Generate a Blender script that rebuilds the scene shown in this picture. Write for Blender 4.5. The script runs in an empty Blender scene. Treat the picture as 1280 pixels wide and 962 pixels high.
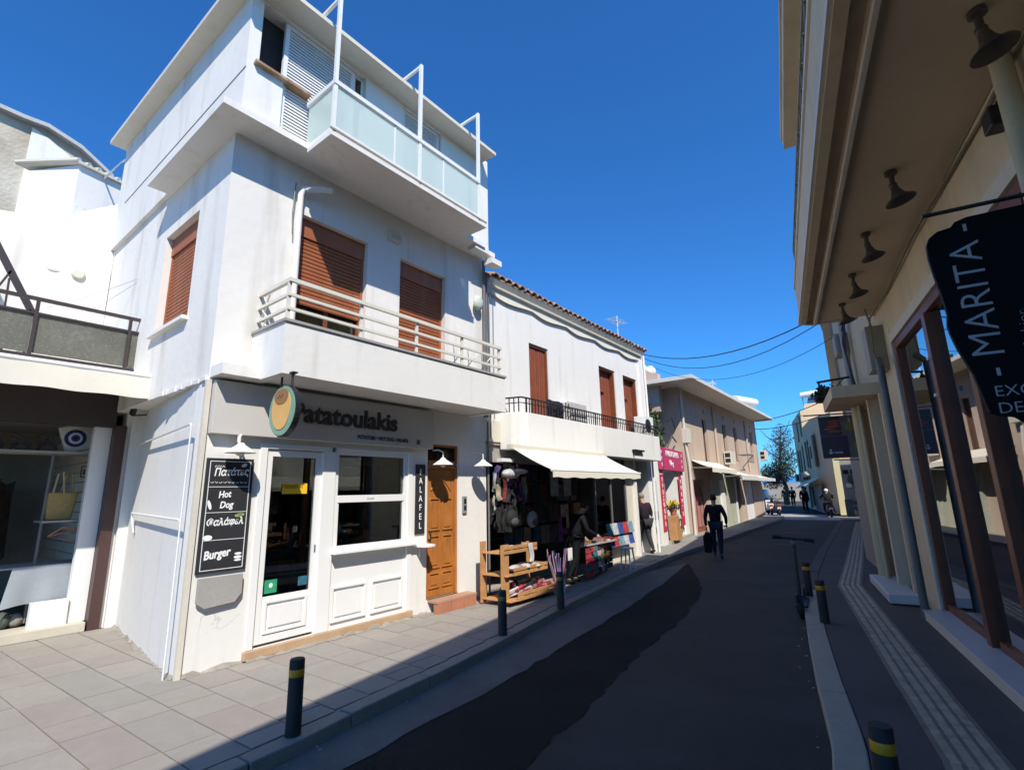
import bpy, bmesh, math, random
from mathutils import Vector, Matrix, Euler
random.seed(7)
rnd = random.random
R = math.radians
PI = math.pi
C = bpy.context.scene.collection
scn = bpy.context.scene

# ------------------------------------------------------------------ camera, world, sun, exposure
cam = bpy.data.objects.new('camera', bpy.data.cameras.new('camera'))
C.objects.link(cam)
scn.camera = cam
PITCH, ROLL, YAW, CAMH = .2133, -.0229, .6587, 1.65
cy_, sy_ = math.cos(YAW), math.sin(YAW)
fw = Vector((-sy_, cy_, 0)); rt = Vector((cy_, sy_, 0)); up = Vector((0, 0, 1))
f2 = fw*math.cos(PITCH)+up*math.sin(PITCH); u2 = -fw*math.sin(PITCH)+up*math.cos(PITCH)
r3 = rt*math.cos(ROLL)+u2*math.sin(ROLL); u3 = -rt*math.sin(ROLL)+u2*math.cos(ROLL)
cam.matrix_world = Matrix(((r3.x, u3.x, -f2.x, 0), (r3.y, u3.y, -f2.y, 0), (r3.z, u3.z, -f2.z, CAMH), (0, 0, 0, 1)))
cam.data.sensor_width = 36
cam.data.lens = 623.3/1280*36
cam.data.clip_start = .05
cam.data.clip_end = 6000

SUN = Vector((1, -.75, 1.35)).normalized()
w = bpy.data.worlds.new('World'); scn.world = w; w.use_nodes = True
nt = w.node_tree; nt.nodes.clear()
sky = nt.nodes.new('ShaderNodeTexSky'); sky.sky_type = 'NISHITA'; sky.sun_disc = False
sky.sun_elevation = math.asin(SUN.z); sky.sun_rotation = math.atan2(SUN.x, SUN.y)
sky.altitude = 0; sky.air_density = 1.0; sky.dust_density = .4; sky.ozone_density = 1.5
hs = nt.nodes.new('ShaderNodeMix'); hs.data_type = 'RGBA'; hs.blend_type = 'MULTIPLY'; hs.inputs['Factor'].default_value = 1; hs.inputs[7].default_value = (.19, .60, 1.08, 1)
bg = nt.nodes.new('ShaderNodeBackground'); bg.inputs['Strength'].default_value = .15
wo = nt.nodes.new('ShaderNodeOutputWorld')
nt.links.new(sky.outputs[0], hs.inputs[6]); nt.links.new(hs.outputs[2], bg.inputs['Color']); nt.links.new(bg.outputs[0], wo.inputs[0])
sl = bpy.data.lights.new('sun', 'SUN'); sl.energy = 4.8; sl.angle = R(.5); sl.color = (1, .94, .84)
so = bpy.data.objects.new('sun', sl); C.objects.link(so); so.location = (10, -10, 20)
so.rotation_euler = (-SUN).to_track_quat('-Z', 'Y').to_euler()
vs = scn.view_settings
scn.display_settings.display_device = 'sRGB'
vs.view_transform = 'Standard'; vs.look = 'None'; vs.exposure = 0.32; vs.gamma = 1
vs.use_curve_mapping = False
scn.cycles.max_bounces = 8; scn.cycles.transparent_max_bounces = 16
scn.cycles.caustics_reflective = False; scn.cycles.caustics_refractive = False

# ------------------------------------------------------------------ materials
MATS = {}
def rgb(c): return (c[0], c[1], c[2], 1)
def M(name, col, rough=.75, var=.12, scale=2.5, bump=.15, bscale=40, metal=0, dirt=None, dscale=1.2, damt=.5, streak=False, dist=.01, emit=None, spec=.5, dthr=.5, cracks=0, speck=0):
    if name in MATS: return MATS[name]
    m = bpy.data.materials.new(name); MATS[name] = m; m.use_nodes = True
    n = m.node_tree; b = n.nodes['Principled BSDF']; L = n.links.new
    b.inputs['Roughness'].default_value = rough; b.inputs['Metallic'].default_value = metal
    b.inputs['Specular IOR Level'].default_value = spec
    g = n.nodes.new('ShaderNodeNewGeometry')
    src = g.outputs['Position']
    def noise(sc, det=4, vec=None):
        t = n.nodes.new('ShaderNodeTexNoise'); t.inputs['Scale'].default_value = sc; t.inputs['Detail'].default_value = det
        L(vec or src, t.inputs['Vector']); return t.outputs['Fac']
    def ramp(fac, a, bb):
        r = n.nodes.new('ShaderNodeMapRange'); r.inputs['From Min'].default_value = a; r.inputs['From Max'].default_value = bb
        L(fac, r.inputs['Value']); return r.outputs[0]
    def mix(fac, c1, c2):
        x = n.nodes.new('ShaderNodeMix'); x.data_type = 'RGBA'; L(fac, x.inputs['Factor'])
        for s, c in ((6, c1), (7, c2)):
            if isinstance(c, tuple): x.inputs[s].default_value = rgb(c)
            else: L(c, x.inputs[s])
        return x.outputs[2]
    out = None
    if var > 0:
        out = mix(ramp(noise(scale), .3, .7), tuple(c*(1-var) for c in col), tuple(min(1, c*(1+var*.5)) for c in col))
        out = mix(ramp(noise(scale*9, 3), .35, .75), out, tuple(c*(1-var*.7) for c in col))
    if dirt:
        vec = src
        if streak:
            mp = n.nodes.new('ShaderNodeMapping'); mp.inputs['Scale'].default_value = (3, 3, .35); L(src, mp.inputs[0]); vec = mp.outputs[0]
        f = ramp(noise(dscale, 8, vec), dthr, dthr+.25)
        mm = n.nodes.new('ShaderNodeMath'); mm.operation = 'MULTIPLY'; mm.inputs[1].default_value = damt; L(f, mm.inputs[0])
        out = mix(mm.outputs[0], out if out else col, dirt)
    if speck:
        out = mix(ramp(noise(260, 2), .35, .65), out, tuple(c*(1-speck) for c in col)); out = mix(ramp(noise(420, 1), .62, .75), out, tuple(min(1, c*(1+2.2*speck)) for c in col))
    if cracks:
        v = n.nodes.new('ShaderNodeTexVoronoi'); v.feature = 'DISTANCE_TO_EDGE'; v.inputs['Scale'].default_value = cracks
        nz = n.nodes.new('ShaderNodeTexNoise'); nz.inputs['Scale'].default_value = cracks*3; nz.inputs['Detail'].default_value = 5; L(src, nz.inputs['Vector'])
        vm = n.nodes.new('ShaderNodeVectorMath'); vm.operation = 'MULTIPLY_ADD'; vm.inputs[1].default_value = (.5/cracks,)*3; L(nz.outputs['Color'], vm.inputs[0]); L(src, vm.inputs[2]); L(vm.outputs[0], v.inputs['Vector'])
        cf = ramp(v.outputs['Distance'], .007, .001); ck = n.nodes.new('ShaderNodeMath'); ck.operation = 'MULTIPLY'; L(cf, ck.inputs[0]); L(ramp(noise(cracks*.8, 2), .58, .72), ck.inputs[1])
        out = mix(ck.outputs[0], out, tuple(c*.62 for c in col))
    if out: L(out, b.inputs['Base Color'])
    else: b.inputs['Base Color'].default_value = rgb(col)
    if bump > 0:
        bp = n.nodes.new('ShaderNodeBump'); bp.inputs['Strength'].default_value = bump; bp.inputs['Distance'].default_value = dist
        L(noise(bscale, 6), bp.inputs['Height']); L(bp.outputs[0], b.inputs['Normal'])
    if emit:
        b.inputs['Emission Color'].default_value = rgb(emit); b.inputs['Emission Strength'].default_value = 1
    return m
def glassmat(name, tint=(.8, .85, .83), refl=1.0, base=.06):
    if name in MATS: return MATS[name]
    m = bpy.data.materials.new(name); MATS[name] = m; m.use_nodes = True
    n = m.node_tree; n.nodes.clear(); L = n.links.new
    o = n.nodes.new('ShaderNodeOutputMaterial'); t = n.nodes.new('ShaderNodeBsdfTransparent'); t.inputs[0].default_value = rgb(tint)
    g = n.nodes.new('ShaderNodeBsdfGlossy'); g.inputs['Roughness'].default_value = .01; g.inputs[0].default_value = (refl, refl, refl, 1)
    f = n.nodes.new('ShaderNodeFresnel'); f.inputs[0].default_value = 1.5
    ad = n.nodes.new('ShaderNodeMath'); ad.operation = 'ADD'; ad.use_clamp = True; ad.inputs[1].default_value = base; L(f.outputs[0], ad.inputs[0])
    x = n.nodes.new('ShaderNodeMixShader'); L(ad.outputs[0], x.inputs[0]); L(t.outputs[0], x.inputs[1]); L(g.outputs[0], x.inputs[2]); L(x.outputs[0], o.inputs[0])
    return m

PL = M('white_plaster', (.76, .735, .69), .8, .06, .9, .22, 9, dirt=(.42, .385, .33), dscale=1.3, damt=.6, streak=True, dist=.02, dthr=.53, cracks=.6)
PLB = M('white_plaster_plain', (.76, .74, .70), .8, .05, 1.2, .2, 12, dirt=(.46, .425, .37), dscale=1.8, damt=.5, dist=.015, dthr=.57, streak=True, cracks=.7)
TRIM = M('cream_trim', (.66, .62, .52), .7, .1, 3, .15, 30, dirt=(.4, .36, .28), dscale=3, damt=.4)
WPAINT = M('white_paint', (.80, .79, .77), .45, .04, 3, .05, 60)
WMETAL = M('white_metal', (.78, .78, .76), .4, .06, 5, .03, 60, dirt=(.45, .35, .25), dscale=9, damt=.35, dthr=.62)
CRM = M('cream_rail_paint', (.70, .67, .57), .45, .08, 4, .04, 60)
SHUT = M('brown_shutter', (.34, .105, .038), .55, .15, 3, .05, 60, dirt=(.40, .17, .09), dscale=2.2, damt=.6, streak=True)
SHUT2 = M('redbrown_shutter', (.27, .07, .035), .55, .2, 6, .1, 40)
WSHUT = M('white_shutter', (.74, .74, .74), .45, .05, 5, .03, 60)
DARK = M('unlit_shade', (.035, .03, .028), .85, .2, 3, 0)  # near-black backing: the shade of unlit rooms is put into the colour
INT2 = M('shop_interior_wall', (.38, .34, .29), .85, .2, 3, .05)
MINT = M('mint_interior', (.30, .42, .35), .8, .1, 3, .03)
SIGNG = M('sign_grey', (.56, .53, .495), .6, .06, 2, .06, 30)
LET = M('letter_black', (.012, .012, .02), .35, 0, bump=0)
CHALK = M('chalkboard', (.022, .022, .026), .75, .3, 5, .04)
CHW = M('chalk_white', (.82, .82, .8), .8, 0, bump=0)
GREYW = M('grey_weathered_board', (.36, .34, .31), .8, .15, 4, .15, 50)
OAK = M('orange_wood', (.46, .17, .035), .55, .25, 5, .2, 40, dirt=(.26, .085, .018), dscale=7, damt=.7, streak=True, dthr=.48)
BRWOOD = M('brown_frame_wood', (.20, .062, .028), .42, .3, 5, .1, 40)
PALLET = M('crate_wood', (.50, .26, .10), .7, .22, 8, .2, 50)
TERRA = M('terracotta_tile', (.46, .19, .11), .7, .2, 7, .15, 40)
TRIB = M('tactile_rib', (.56, .47, .33), .8, .3, 8, .3, 70, dirt=(.2, .17, .13), dscale=9, damt=.6, dthr=.5)
ROOFT = M('old_roof_tile', (.36, .22, .15), .85, .4, 7, .35, 30, dirt=(.42, .39, .34), dscale=12, damt=.6, dthr=.45)
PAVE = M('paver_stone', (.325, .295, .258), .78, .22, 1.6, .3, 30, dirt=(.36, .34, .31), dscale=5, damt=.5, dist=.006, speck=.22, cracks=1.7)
PAVE2 = M('paver_stone_grey', (.305, .285, .252), .78, .22, 1.6, .3, 30, dirt=(.18, .16, .155), dscale=5, damt=.5, dist=.006, speck=.22, cracks=1.7)
PAVE3 = M('paver_stone_pink', (.31, .27, .24), .78, .22, 1.6, .3, 30, dirt=(.36, .32, .29), dscale=5, damt=.5, dist=.006, speck=.22, cracks=1.7)
GROUT = M('paver_joint', (.42, .38, .33), .9, .25, 6, .3, 60)
KERB = M('kerb_stone', (.33, .285, .235), .8, .25, 4, .3, 40, dirt=(.12, .11, .10), dscale=4, damt=.5)
KERBR = M('kerb_stone_right', (.46, .40, .30), .8, .2, 4, .3, 40, dirt=(.22, .19, .15), dscale=4, damt=.5)
ASPH = M('asphalt', (.076, .070, .063), .75, .4, 1.0, .9, 110, dirt=(.125, .115, .105), dscale=.8, damt=.7, dist=.012, dthr=.46, speck=.6, cracks=.8, spec=.25)
ASPHN = M('new_asphalt', (.042, .039, .035), .85, .45, 1.3, .9, 110, dirt=(.055, .05, .046), dscale=1.1, damt=.6, dist=.012, dthr=.5, speck=.6, spec=.1)
ASPHG = M('gutter_concrete', (.19, .178, .16), .8, .25, 2.5, .7, 90, dirt=(.05, .045, .042), dscale=2, damt=.6, dist=.01, speck=.35, cracks=1.3, spec=.2)
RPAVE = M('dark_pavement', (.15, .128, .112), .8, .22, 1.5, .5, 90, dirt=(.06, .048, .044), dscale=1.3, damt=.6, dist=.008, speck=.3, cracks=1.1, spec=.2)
TACT = M('tactile_tile', (.30, .25, .18), .8, .3, 8, .3, 70, dirt=(.17, .15, .12), dscale=9, damt=.7, dthr=.48)
MARB = M('marble_step', (.62, .61, .60), .45, .12, 3, .05, 30, dirt=(.42, .41, .42), dscale=3, damt=.5)
BEIGE = M('beige_render', (.66, .545, .37), .8, .08, 1.5, .15, 35, dirt=(.33, .28, .19), dscale=1.4, damt=.4, streak=True)
SOFF = M('beige_soffit', (.60, .48, .33), .8, .1, 1.2, .1, 35, dirt=(.44, .34, .22), dscale=1.3, damt=.5)
BROWNB = M('taupe_render', (.52, .40, .31), .85, .08, 1.2, .15, 35, dirt=(.36, .28, .22), dscale=1.2, damt=.4, streak=True)
SLABW = M('pale_roof_slab', (.66, .61, .53), .8, .1, 2, .1, 40)
CLOTHW = M('cream_awning_cloth', (.74, .69, .58), .85, .06, 3, .12, 60)
BLACKM = M('black_metal', (.015, .015, .017), .45, .1, 8, .04, 60)
BRONZE = M('bronze_lamp', (.085, .065, .050), .45, .2, 9, .08, 50)
GREYPIPE = M('grey_pipe', (.16, .155, .15), .5, .15, 4, .05, 50)
CRPIPE = M('cream_pipe', (.52, .45, .29), .55, .1, 4, .06, 50)
BOLL = M('bollard_black', (.026, .024, .023), .7, .3, 8, .1, 60)
BOLLY = M('bollard_yellow', (.78, .33, .012), .4, .1, 8, .02, 60)
RUBBER = M('rubber', (.012, .012, .012), .8, .1, 8, .1, 60)
WIRE = M('cable_black', (.02, .02, .025), .6, 0, bump=0)
WIREW = M('cable_white', (.6, .6, .58), .6, 0, bump=0)
GLASS = glassmat('window_glass')
GLASSD = glassmat('dark_window_glass', (.6, .66, .63), 1, .05)
GLASSR = glassmat('shop_glass', (.75, .8, .78), 1, .30)
def frost():
    m = bpy.data.materials.new('frosted_glass'); m.use_nodes = True; n = m.node_tree; b = n.nodes['Principled BSDF']
    b.inputs['Base Color'].default_value = (.62, .71, .66, 1); b.inputs['Roughness'].default_value = .25
    t = n.nodes.new('ShaderNodeBsdfTransparent'); t.inputs[0].default_value = (.85, .95, .92, 1)
    x = n.nodes.new('ShaderNodeMixShader'); x.inputs[0].default_value = .72
    n.links.new(t.outputs[0], x.inputs[1]); n.links.new(b.outputs[0], x.inputs[2]); n.links.new(x.outputs[0], n.nodes['Material Output'].inputs[0])
    return m
FROST = frost()
def colm(name, c, rough=.6, var=.1, **k): return M(name, c, rough, var, 8, k.pop('bump', .05), 50, spec=.5 if rough < .65 else .15, **k)

# ------------------------------------------------------------------ mesh builder
WM = {}
ID = Matrix.Identity(4)
class MB:
    def __init__(s, fr=None): s.v = []; s.f = []; s.fr = fr or ID; s.smooth = False
    def add(s, vs_, fs):
        b = len(s.v); s.v += [s.fr @ Vector(p) for p in vs_]; s.f += [tuple(i+b for i in f) for f in fs]; return s
    def box(s, x0, x1, y0, y1, z0, z1, m=None):
        if x0 > x1: x0, x1 = x1, x0
        if y0 > y1: y0, y1 = y1, y0
        if z0 > z1: z0, z1 = z1, z0
        p = [Vector((x, y, z)) for z in (z0, z1) for x, y in ((x0, y0), (x1, y0), (x1, y1), (x0, y1))]
        if m: p = [m @ q for q in p]
        return s.add(p, [(3, 2, 1, 0), (4, 5, 6, 7), (0, 1, 5, 4), (1, 2, 6, 5), (2, 3, 7, 6), (3, 0, 4, 7)])
    def prism(s, pts, d):           # polygon pts (3d), extruded by vector d
        n = len(pts); P = [Vector(p) for p in pts]; D = Vector(d)
        nrm = Vector((0, 0, 0))
        for i in range(n): nrm += P[i].cross(P[(i+1) % n])
        if nrm.dot(D) > 0: P.reverse()
        vv = P+[p+D for p in P]
        return s.add(vv, [tuple(range(n)), tuple(range(2*n-1, n-1, -1))]+[(i, n+i, n+(i+1) % n, (i+1) % n) for i in range(n)])
    def tube(s, path, r, n=8, cap=True, smooth=True):
        P = [Vector(p) for p in path]; rr = r if isinstance(r, (list, tuple)) else [r]*len(P)
        vv = []; ff = []; prev = None
        for i, p in enumerate(P):
            t = (P[min(i+1, len(P)-1)]-P[max(i-1, 0)]).normalized()
            a = prev if prev else (Vector((0, 0, 1)) if abs(t.z) < .9 else Vector((1, 0, 0)))
            a = (a-t*a.dot(t)).normalized(); prev = a; b = t.cross(a)
            for k in range(n):
                an = 2*PI*k/n; vv.append(p+(a*math.cos(an)+b*math.sin(an))*rr[i])
        for i in range(len(P)-1):
            for k in range(n):
                ff.append((i*n+k, i*n+(k+1) % n, (i+1)*n+(k+1) % n, (i+1)*n+k))
        if cap: ff.append(tuple(range(n-1, -1, -1))); ff.append(tuple((len(P)-1)*n+k for k in range(n)))
        if n > 5 and smooth: s.smooth = True
        return s.add(vv, ff)
    def lathe(s, prof, c=(0, 0, 0), n=20, m=None):
        vv = []; ff = []
        for r, z in prof:
            for k in range(n):
                a = 2*PI*k/n; q = Vector((r*math.cos(a), r*math.sin(a), z)); q = m @ q if m else q; vv.append(q+Vector(c))
        for i in range(len(prof)-1):
            for k in range(n): ff.append((i*n+k, i*n+(k+1) % n, (i+1)*n+(k+1) % n, (i+1)*n+k))
        if prof[0][0] > 1e-4: ff.append(tuple(range(n-1, -1, -1)))
        if prof[-1][0] > 1e-4: ff.append(tuple((len(prof)-1)*n+k for k in range(n)))
        s.smooth = True
        return s.add(vv, ff)
    def ball(s, c, r, n=12, k=8, m=None):
        r = r if isinstance(r, (tuple, list)) else (r, r, r)
        mm = Matrix.Diagonal((r[0], r[1], r[2])).to_4x4(); mm = (m @ mm) if m else mm
        return s.lathe([(max(1e-5, math.sin(PI*i/k)), -math.cos(PI*i/k)) for i in range(k+1)], c, n, mm)
    def grid(s, fn, nu, nv, two=False):
        vv = [fn(i/nu, j/nv) for j in range(nv+1) for i in range(nu+1)]; w_ = nu+1
        return s.add(vv, [(j*w_+i, j*w_+i+1, (j+1)*w_+i+1, (j+1)*w_+i) for j in range(nv) for i in range(nu)])
    def build(s, name, mat, parent=None, label=None, kind=None, bevel=0, solid=0):
        me = bpy.data.meshes.new(name)
        inv = WM[parent.name].inverted() if parent else ID
        me.from_pydata([tuple(inv @ p) for p in s.v], [], s.f); me.materials.append(mat)
        if s.smooth:
            for p in me.polygons: p.use_smooth = True
            me.set_sharp_from_angle(angle=R(40))
        me.update()
        o = bpy.data.objects.new(name, me); C.objects.link(o)
        if parent: o.parent = parent; WM[o.name] = WM[parent.name]
        else: WM[o.name] = ID
        if label: o['label'] = label
        if kind: o['kind'] = kind
        if bevel:
            b = o.modifiers.new('bevel', 'BEVEL'); b.width = bevel; b.segments = 2; b.limit_method = 'ANGLE'
        if solid:
            b = o.modifiers.new('solid', 'SOLIDIFY'); b.thickness = solid; b.offset = 0
        return o
def tag(o, label, cat, group=None):
    o['label'] = label; o['category'] = cat
    if group: o['group'] = group
    return o
def thing(name, label, cat, loc=(0, 0, 0), rotz=0, group=None):
    o = bpy.data.objects.new(name, None); C.objects.link(o); o.empty_display_size = .1
    o.location = loc; o.rotation_euler = (0, 0, rotz)
    WM[o.name] = Matrix.Translation(loc) @ Matrix.Rotation(rotz, 4, 'Z')
    tag(o, label, cat, group); return o
def structure(o): o['kind'] = 'structure'; return o
def dup(root, loc, rotz=None, label=None):
    def cp(o, par):
        c = o.copy(); C.objects.link(c); c.parent = par
        for ch in list(o.children): cp(ch, c)
        return c
    r = cp(root, None); r.location = loc
    if rotz is not None: r.rotation_euler = (0, 0, rotz)
    WM[r.name] = Matrix.Translation(loc) @ Matrix.Rotation(r.rotation_euler.z, 4, 'Z')
    if label: r['label'] = label
    return r
def shaped(name, body, mat, parent, mtx, size=.2, ext=.004, align='LEFT', bold=0, sx=1, space=1.0, label=None):
    """a line of lettering as a thin mesh; mtx maps its local x (reading direction), y (up), z (out) into the world"""
    c = bpy.data.curves.new('txt', 'FONT'); c.body = body; c.size = size; c.extrude = ext; c.align_x = align; c.offset = bold; c.space_character = space
    c.resolution_u = 3
    t = bpy.data.objects.new('txt', c); C.objects.link(t)
    dg = bpy.context.evaluated_depsgraph_get()
    me = bpy.data.meshes.new_from_object(t.evaluated_get(dg))
    bpy.data.objects.remove(t); bpy.data.curves.remove(c)
    inv = WM[parent.name].inverted()
    me.transform(inv @ mtx @ Matrix.Diagonal((sx, 1, 1, 1)))
    me.name = name; me.materials.clear(); me.materials.append(mat)
    o = bpy.data.objects.new(name, me); C.objects.link(o); o.parent = parent; WM[o.name] = WM[parent.name]
    if label: o['label'] = label
    return o
def basis(o, x, y, z):
    x = Vector(x).normalized(); y = Vector(y).normalized(); z = Vector(z).normalized()
    return Matrix(((x.x, y.x, z.x, o[0]), (x.y, y.y, z.y, o[1]), (x.z, y.z, z.z, o[2]), (0, 0, 0, 1)))
def facX(x, y, z): return basis((x, y, z), (0, 1, 0), (0, 0, 1), (1, 0, 0))     # lettering on a wall that faces +X
def wallgrid(mb, axis, a0, a1, u0, u1, z0, z1, holes):
    """wall slab between a0 and a1 on axis ('x' or 'y'), spanning u0..u1 and z0..z1, with rectangular holes (u0,u1,z0,z1)"""
    us = sorted({u0, u1, *[h[0] for h in holes], *[h[1] for h in holes]}); us = [u for u in us if u0 <= u <= u1]
    for i in range(len(us)-1):
        ua, ub = us[i], us[i+1]; m_ = (ua+ub)/2
        cuts = sorted([(h[2], h[3]) for h in holes if h[0] < m_ < h[1]]); z = z0
        for c0, c1 in cuts+[(z1, z1)]:
            if c0 > z+1e-4:
                if axis == 'x': mb.box(a0, a1, ua, ub, z, min(c0, z1))
                else: mb.box(ua, ub, a0, a1, z, min(c0, z1))
            z = max(z, c1)
    return mb
def frame4(mb, x0, x1, y0, y1, z0, z1, t, bot=True):   # rectangular frame in the Y-Z plane
    mb.box(x0, x1, y0, y0+t, z0, z1); mb.box(x0, x1, y1-t, y1, z0, z1)
    mb.box(x0, x1, y0+t, y1-t, z1-t, z1)
    if bot: mb.box(x0, x1, y0+t, y1-t, z0, z0+t)
    return mb

# ------------------------------------------------------------------ the ground
mb = MB(); mb.add([(-700, -200, -.14), (700, -200, -.14), (700, 75, -.14), (-700, 75, -.14)], [(0, 1, 2, 3)])
g = structure(mb.build('ground', ASPH))
LK = [(-3.38, -6), (-3.5, -2), (-3.58, 1), (-3.6, 2.04), (-3.7, 2.75), (-3.8, 3.82), (-3.97, 4.9), (-4.3, 6.81), (-4.58, 8.8), (-4.81, 10.68), (-5.03, 13.2), (-5.1, 15.2), (-5.16, 18.36), (-5.4, 25.63), (-5.7, 31.6), (-6.0, 33.2)]
RK = [(-.02, -6), (-.28, 1), (-.66, 4.24), (-.93, 5.59), (-1.2, 7.1), (-1.44, 8.54), (-1.68, 10.1), (-1.86, 12), (-2.17, 16.25), (-2.55, 23), (-3.0, 30.9)]
def polyline_off(pts, d):
    out = []
    for i, p in enumerate(pts):
        a = Vector(pts[max(i-1, 0)]); b = Vector(pts[min(i+1, len(pts)-1)]); t = (b-a).normalized()
        out.append((p[0]-t.y*d, p[1]+t.x*d))
    return out
def xat(pts, y):
    for a, b in zip(pts, pts[1:]):
        if a[1] <= y <= b[1]: return a[0]+(b[0]-a[0])*(y-a[1])/(b[1]-a[1])
    return pts[0][0] if y < pts[0][1] else pts[-1][0]
def sheet(name, poly, z, mat):
    mb = MB(); mb.add([(x, y, z) for x, y in poly], [tuple(range(len(poly)))]); o = mb.build(name, mat)
    bm = bmesh.new(); bm.from_mesh(o.data); bmesh.ops.recalc_face_normals(bm, faces=bm.faces)
    if bm.faces[0].normal.z < 0: bmesh.ops.reverse_faces(bm, faces=bm.faces)
    bmesh.ops.triangulate(bm, faces=bm.faces); bm.to_mesh(o.data); bm.free(); return o
def slab(name, poly, z0, z1, mat):
    o = sheet(name, poly, z1, mat); bm = bmesh.new(); bm.from_mesh(o.data)
    bd = [e for e in bm.edges if e.is_boundary]; r = bmesh.ops.extrude_edge_only(bm, edges=bd)
    for v in [v for v in r['geom'] if isinstance(v, bmesh.types.BMVert)]: v.co.z = z0
    bmesh.ops.recalc_face_normals(bm, faces=bm.faces); bm.to_mesh(o.data); bm.free(); return o
road = structure(sheet('road', [(x-.02, y) for x, y in LK]+[(-8.4, 75), (-4, 75)]+[(-2.2, 36)]+[(x+.02, y) for x, y in reversed(RK)], -.1, ASPH))
def jag(pts, a=.025, n=6):
    out = []
    for p, q in zip(pts, pts[1:]):
        for i in range(n):
            t = i/n; out.append((p[0]+(q[0]-p[0])*t+random.uniform(-a, a), p[1]+(q[1]-p[1])*t))
    return out+[pts[-1]]
GE = [(-2.95, -5), (-3.02, 0), (-3.2, 2.2), (-3.3, 4), (-3.42, 5.3), (-3.68, 7.6), (-3.95, 9.6), (-4.5, 12.6)]
NE = [(-1.95, -5), (-2.05, 0), (-2.26, 2.9), (-2.42, 4.46), (-2.63, 5.78), (-2.74, 7.4), (-3.1, 9.2), (-3.5, 10.4), (-4.3, 12.2)]
gj = jag(GE)
structure(sheet('gutter', [(x, min(y, 12.7)) for x, y in LK if y < 12.8][::-1]+gj, -.092, ASPHG))
structure(sheet('road_patch', gj[::-1]+jag(NE, .035, 12), -.096, ASPHN))
CONC = M('pale_crossing_concrete', (.38, .35, .31), .8, .15, 2, .2, 60)
structure(sheet('crossing', [(-16, 32.2), (-6.2, 31.9), (-5.6, 31.2), (-3.1, 31.4), (1, 30.9), (9, 31.4), (9, 36.2), (-4, 36.6), (-6, 38.6), (-16, 41)], -.094, CONC))
for p, q, wd in (((-3.6, 22.3), (-4.2, 22.5), .25), ((-3.1, 17.6), (-3.7, 17.9), .22)):
    structure(sheet('worn_road_marking', [(p[0], p[1]), (q[0], q[1]), (q[0], q[1]+wd), (p[0], p[1]+wd)], -.092, ASPHG))

# left pavement
LKi = polyline_off(LK, .16)
lp = structure(slab('left_pavement', LKi+[(-30, 32.5), (-30, -6)], -.13, -.012, GROUT)); WM[lp.name] = ID
def kerb(name, pts, wid, z0, z1, mat, par, step=.85):
    L_ = [0]
    for a, b in zip(pts, pts[1:]): L_.append(L_[-1]+(Vector(b)-Vector(a)).length)
    def at(s_):
        for i in range(len(pts)-1):
            if s_ <= L_[i+1] or i == len(pts)-2:
                t = (s_-L_[i])/(L_[i+1]-L_[i]); a = Vector(pts[i]); b = Vector(pts[i+1]); return a.lerp(b, t)
    inn = polyline_off(pts, wid)
    def ati(s_):
        for i in range(len(pts)-1):
            if s_ <= L_[i+1] or i == len(pts)-2:
                t = (s_-L_[i])/(L_[i+1]-L_[i]); return Vector(inn[i]).lerp(Vector(inn[i+1]), t)
    s_ = 0
    while s_ < L_[-1]-.05:
        e = min(s_+step*random.uniform(.9, 1.1), L_[-1]); st_ = max(1, int((e-s_)/.3))
        mb = MB(); dz = random.uniform(-.004, .004)
        outer = [at(s_+.006+(e-s_-.012)*i/st_) for i in range(st_+1)]; inner = [ati(s_+.006+(e-s_-.012)*i/st_) for i in range(st_+1)]
        poly = outer+inner[::-1]
        mb.prism([(p.x, p.y, z0) for p in poly], (0, 0, z1-z0+dz)); mb.build(name, mat if (mat is not KERBR or outer[0].y < 10.5) else RPAVE, par, bevel=.012)
        s_ = e
        if s_ > 25: step = 2.2
kerb('kerb_stone', LK[2:], .155, -.14, .004, KERB, lp)
# pavers in running courses, laid slightly askew to the kerb as in the street
def paver_courses():
    y = -.9; n = 0; row = 0
    while y < 13.2:
        w_ = .35 if y < 7 else .55
        sk = .055 if y < 2.2 else .0
        xr = xat(LKi, y+w_/2)-.004
        xl = -8.83 if y < 2.7 else -5.74
        if y > 6.4: xl = -5.9
        x = xr; first = True
        while x > xl+.05:
            ln = random.choice((.42, .5, .5, .62, .75)) if not first else random.uniform(.2, .6)
            first = False
            x1 = max(x-ln, xl)
            if x1-xl < .15: x1 = xl
            d = random.uniform(-.0018, .0018); g_ = .006
            def Y(xx, yy): return yy+(xx+3.7)*.055*min(1, max(0, (3.8-yy)/2))
            mb = MB()
            xr0 = min(x-g_, 50)
            p = [(x1+g_, Y(x1, y+g_)), (xr0, Y(x, y+g_)), (xr0 if x != xr else xat(LKi, y+w_)-.006, Y(x, y+w_-g_)), (x1+g_, Y(x1, y+w_-g_))]
            mb.prism([(a, b, -.02) for a, b in p], (0, 0, .02+d))
            mb.build('paver', random.choice((PAVE, PAVE, PAVE2, PAVE3)), lp); n += 1
            x = x1
        y += w_; row += 1
    return n
npav = paver_courses()
structure(slab('far_left_pavement', [(xat(LKi, y)-.003, y) for y in (13.25, 16, 20, 25, 30, 32.2)]+[(-9, 32.2), (-9, 13.25)], -.05, 0, PAVE2))

# right pavement
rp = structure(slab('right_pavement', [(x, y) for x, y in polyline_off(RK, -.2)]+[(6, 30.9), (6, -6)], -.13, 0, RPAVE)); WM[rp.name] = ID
def kerbR():
    L_ = RK[::-1]
    kerb('kerb_stone', L_, .195, -.14, .006, KERBR, rp, 1.0)
kerbR()
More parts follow.
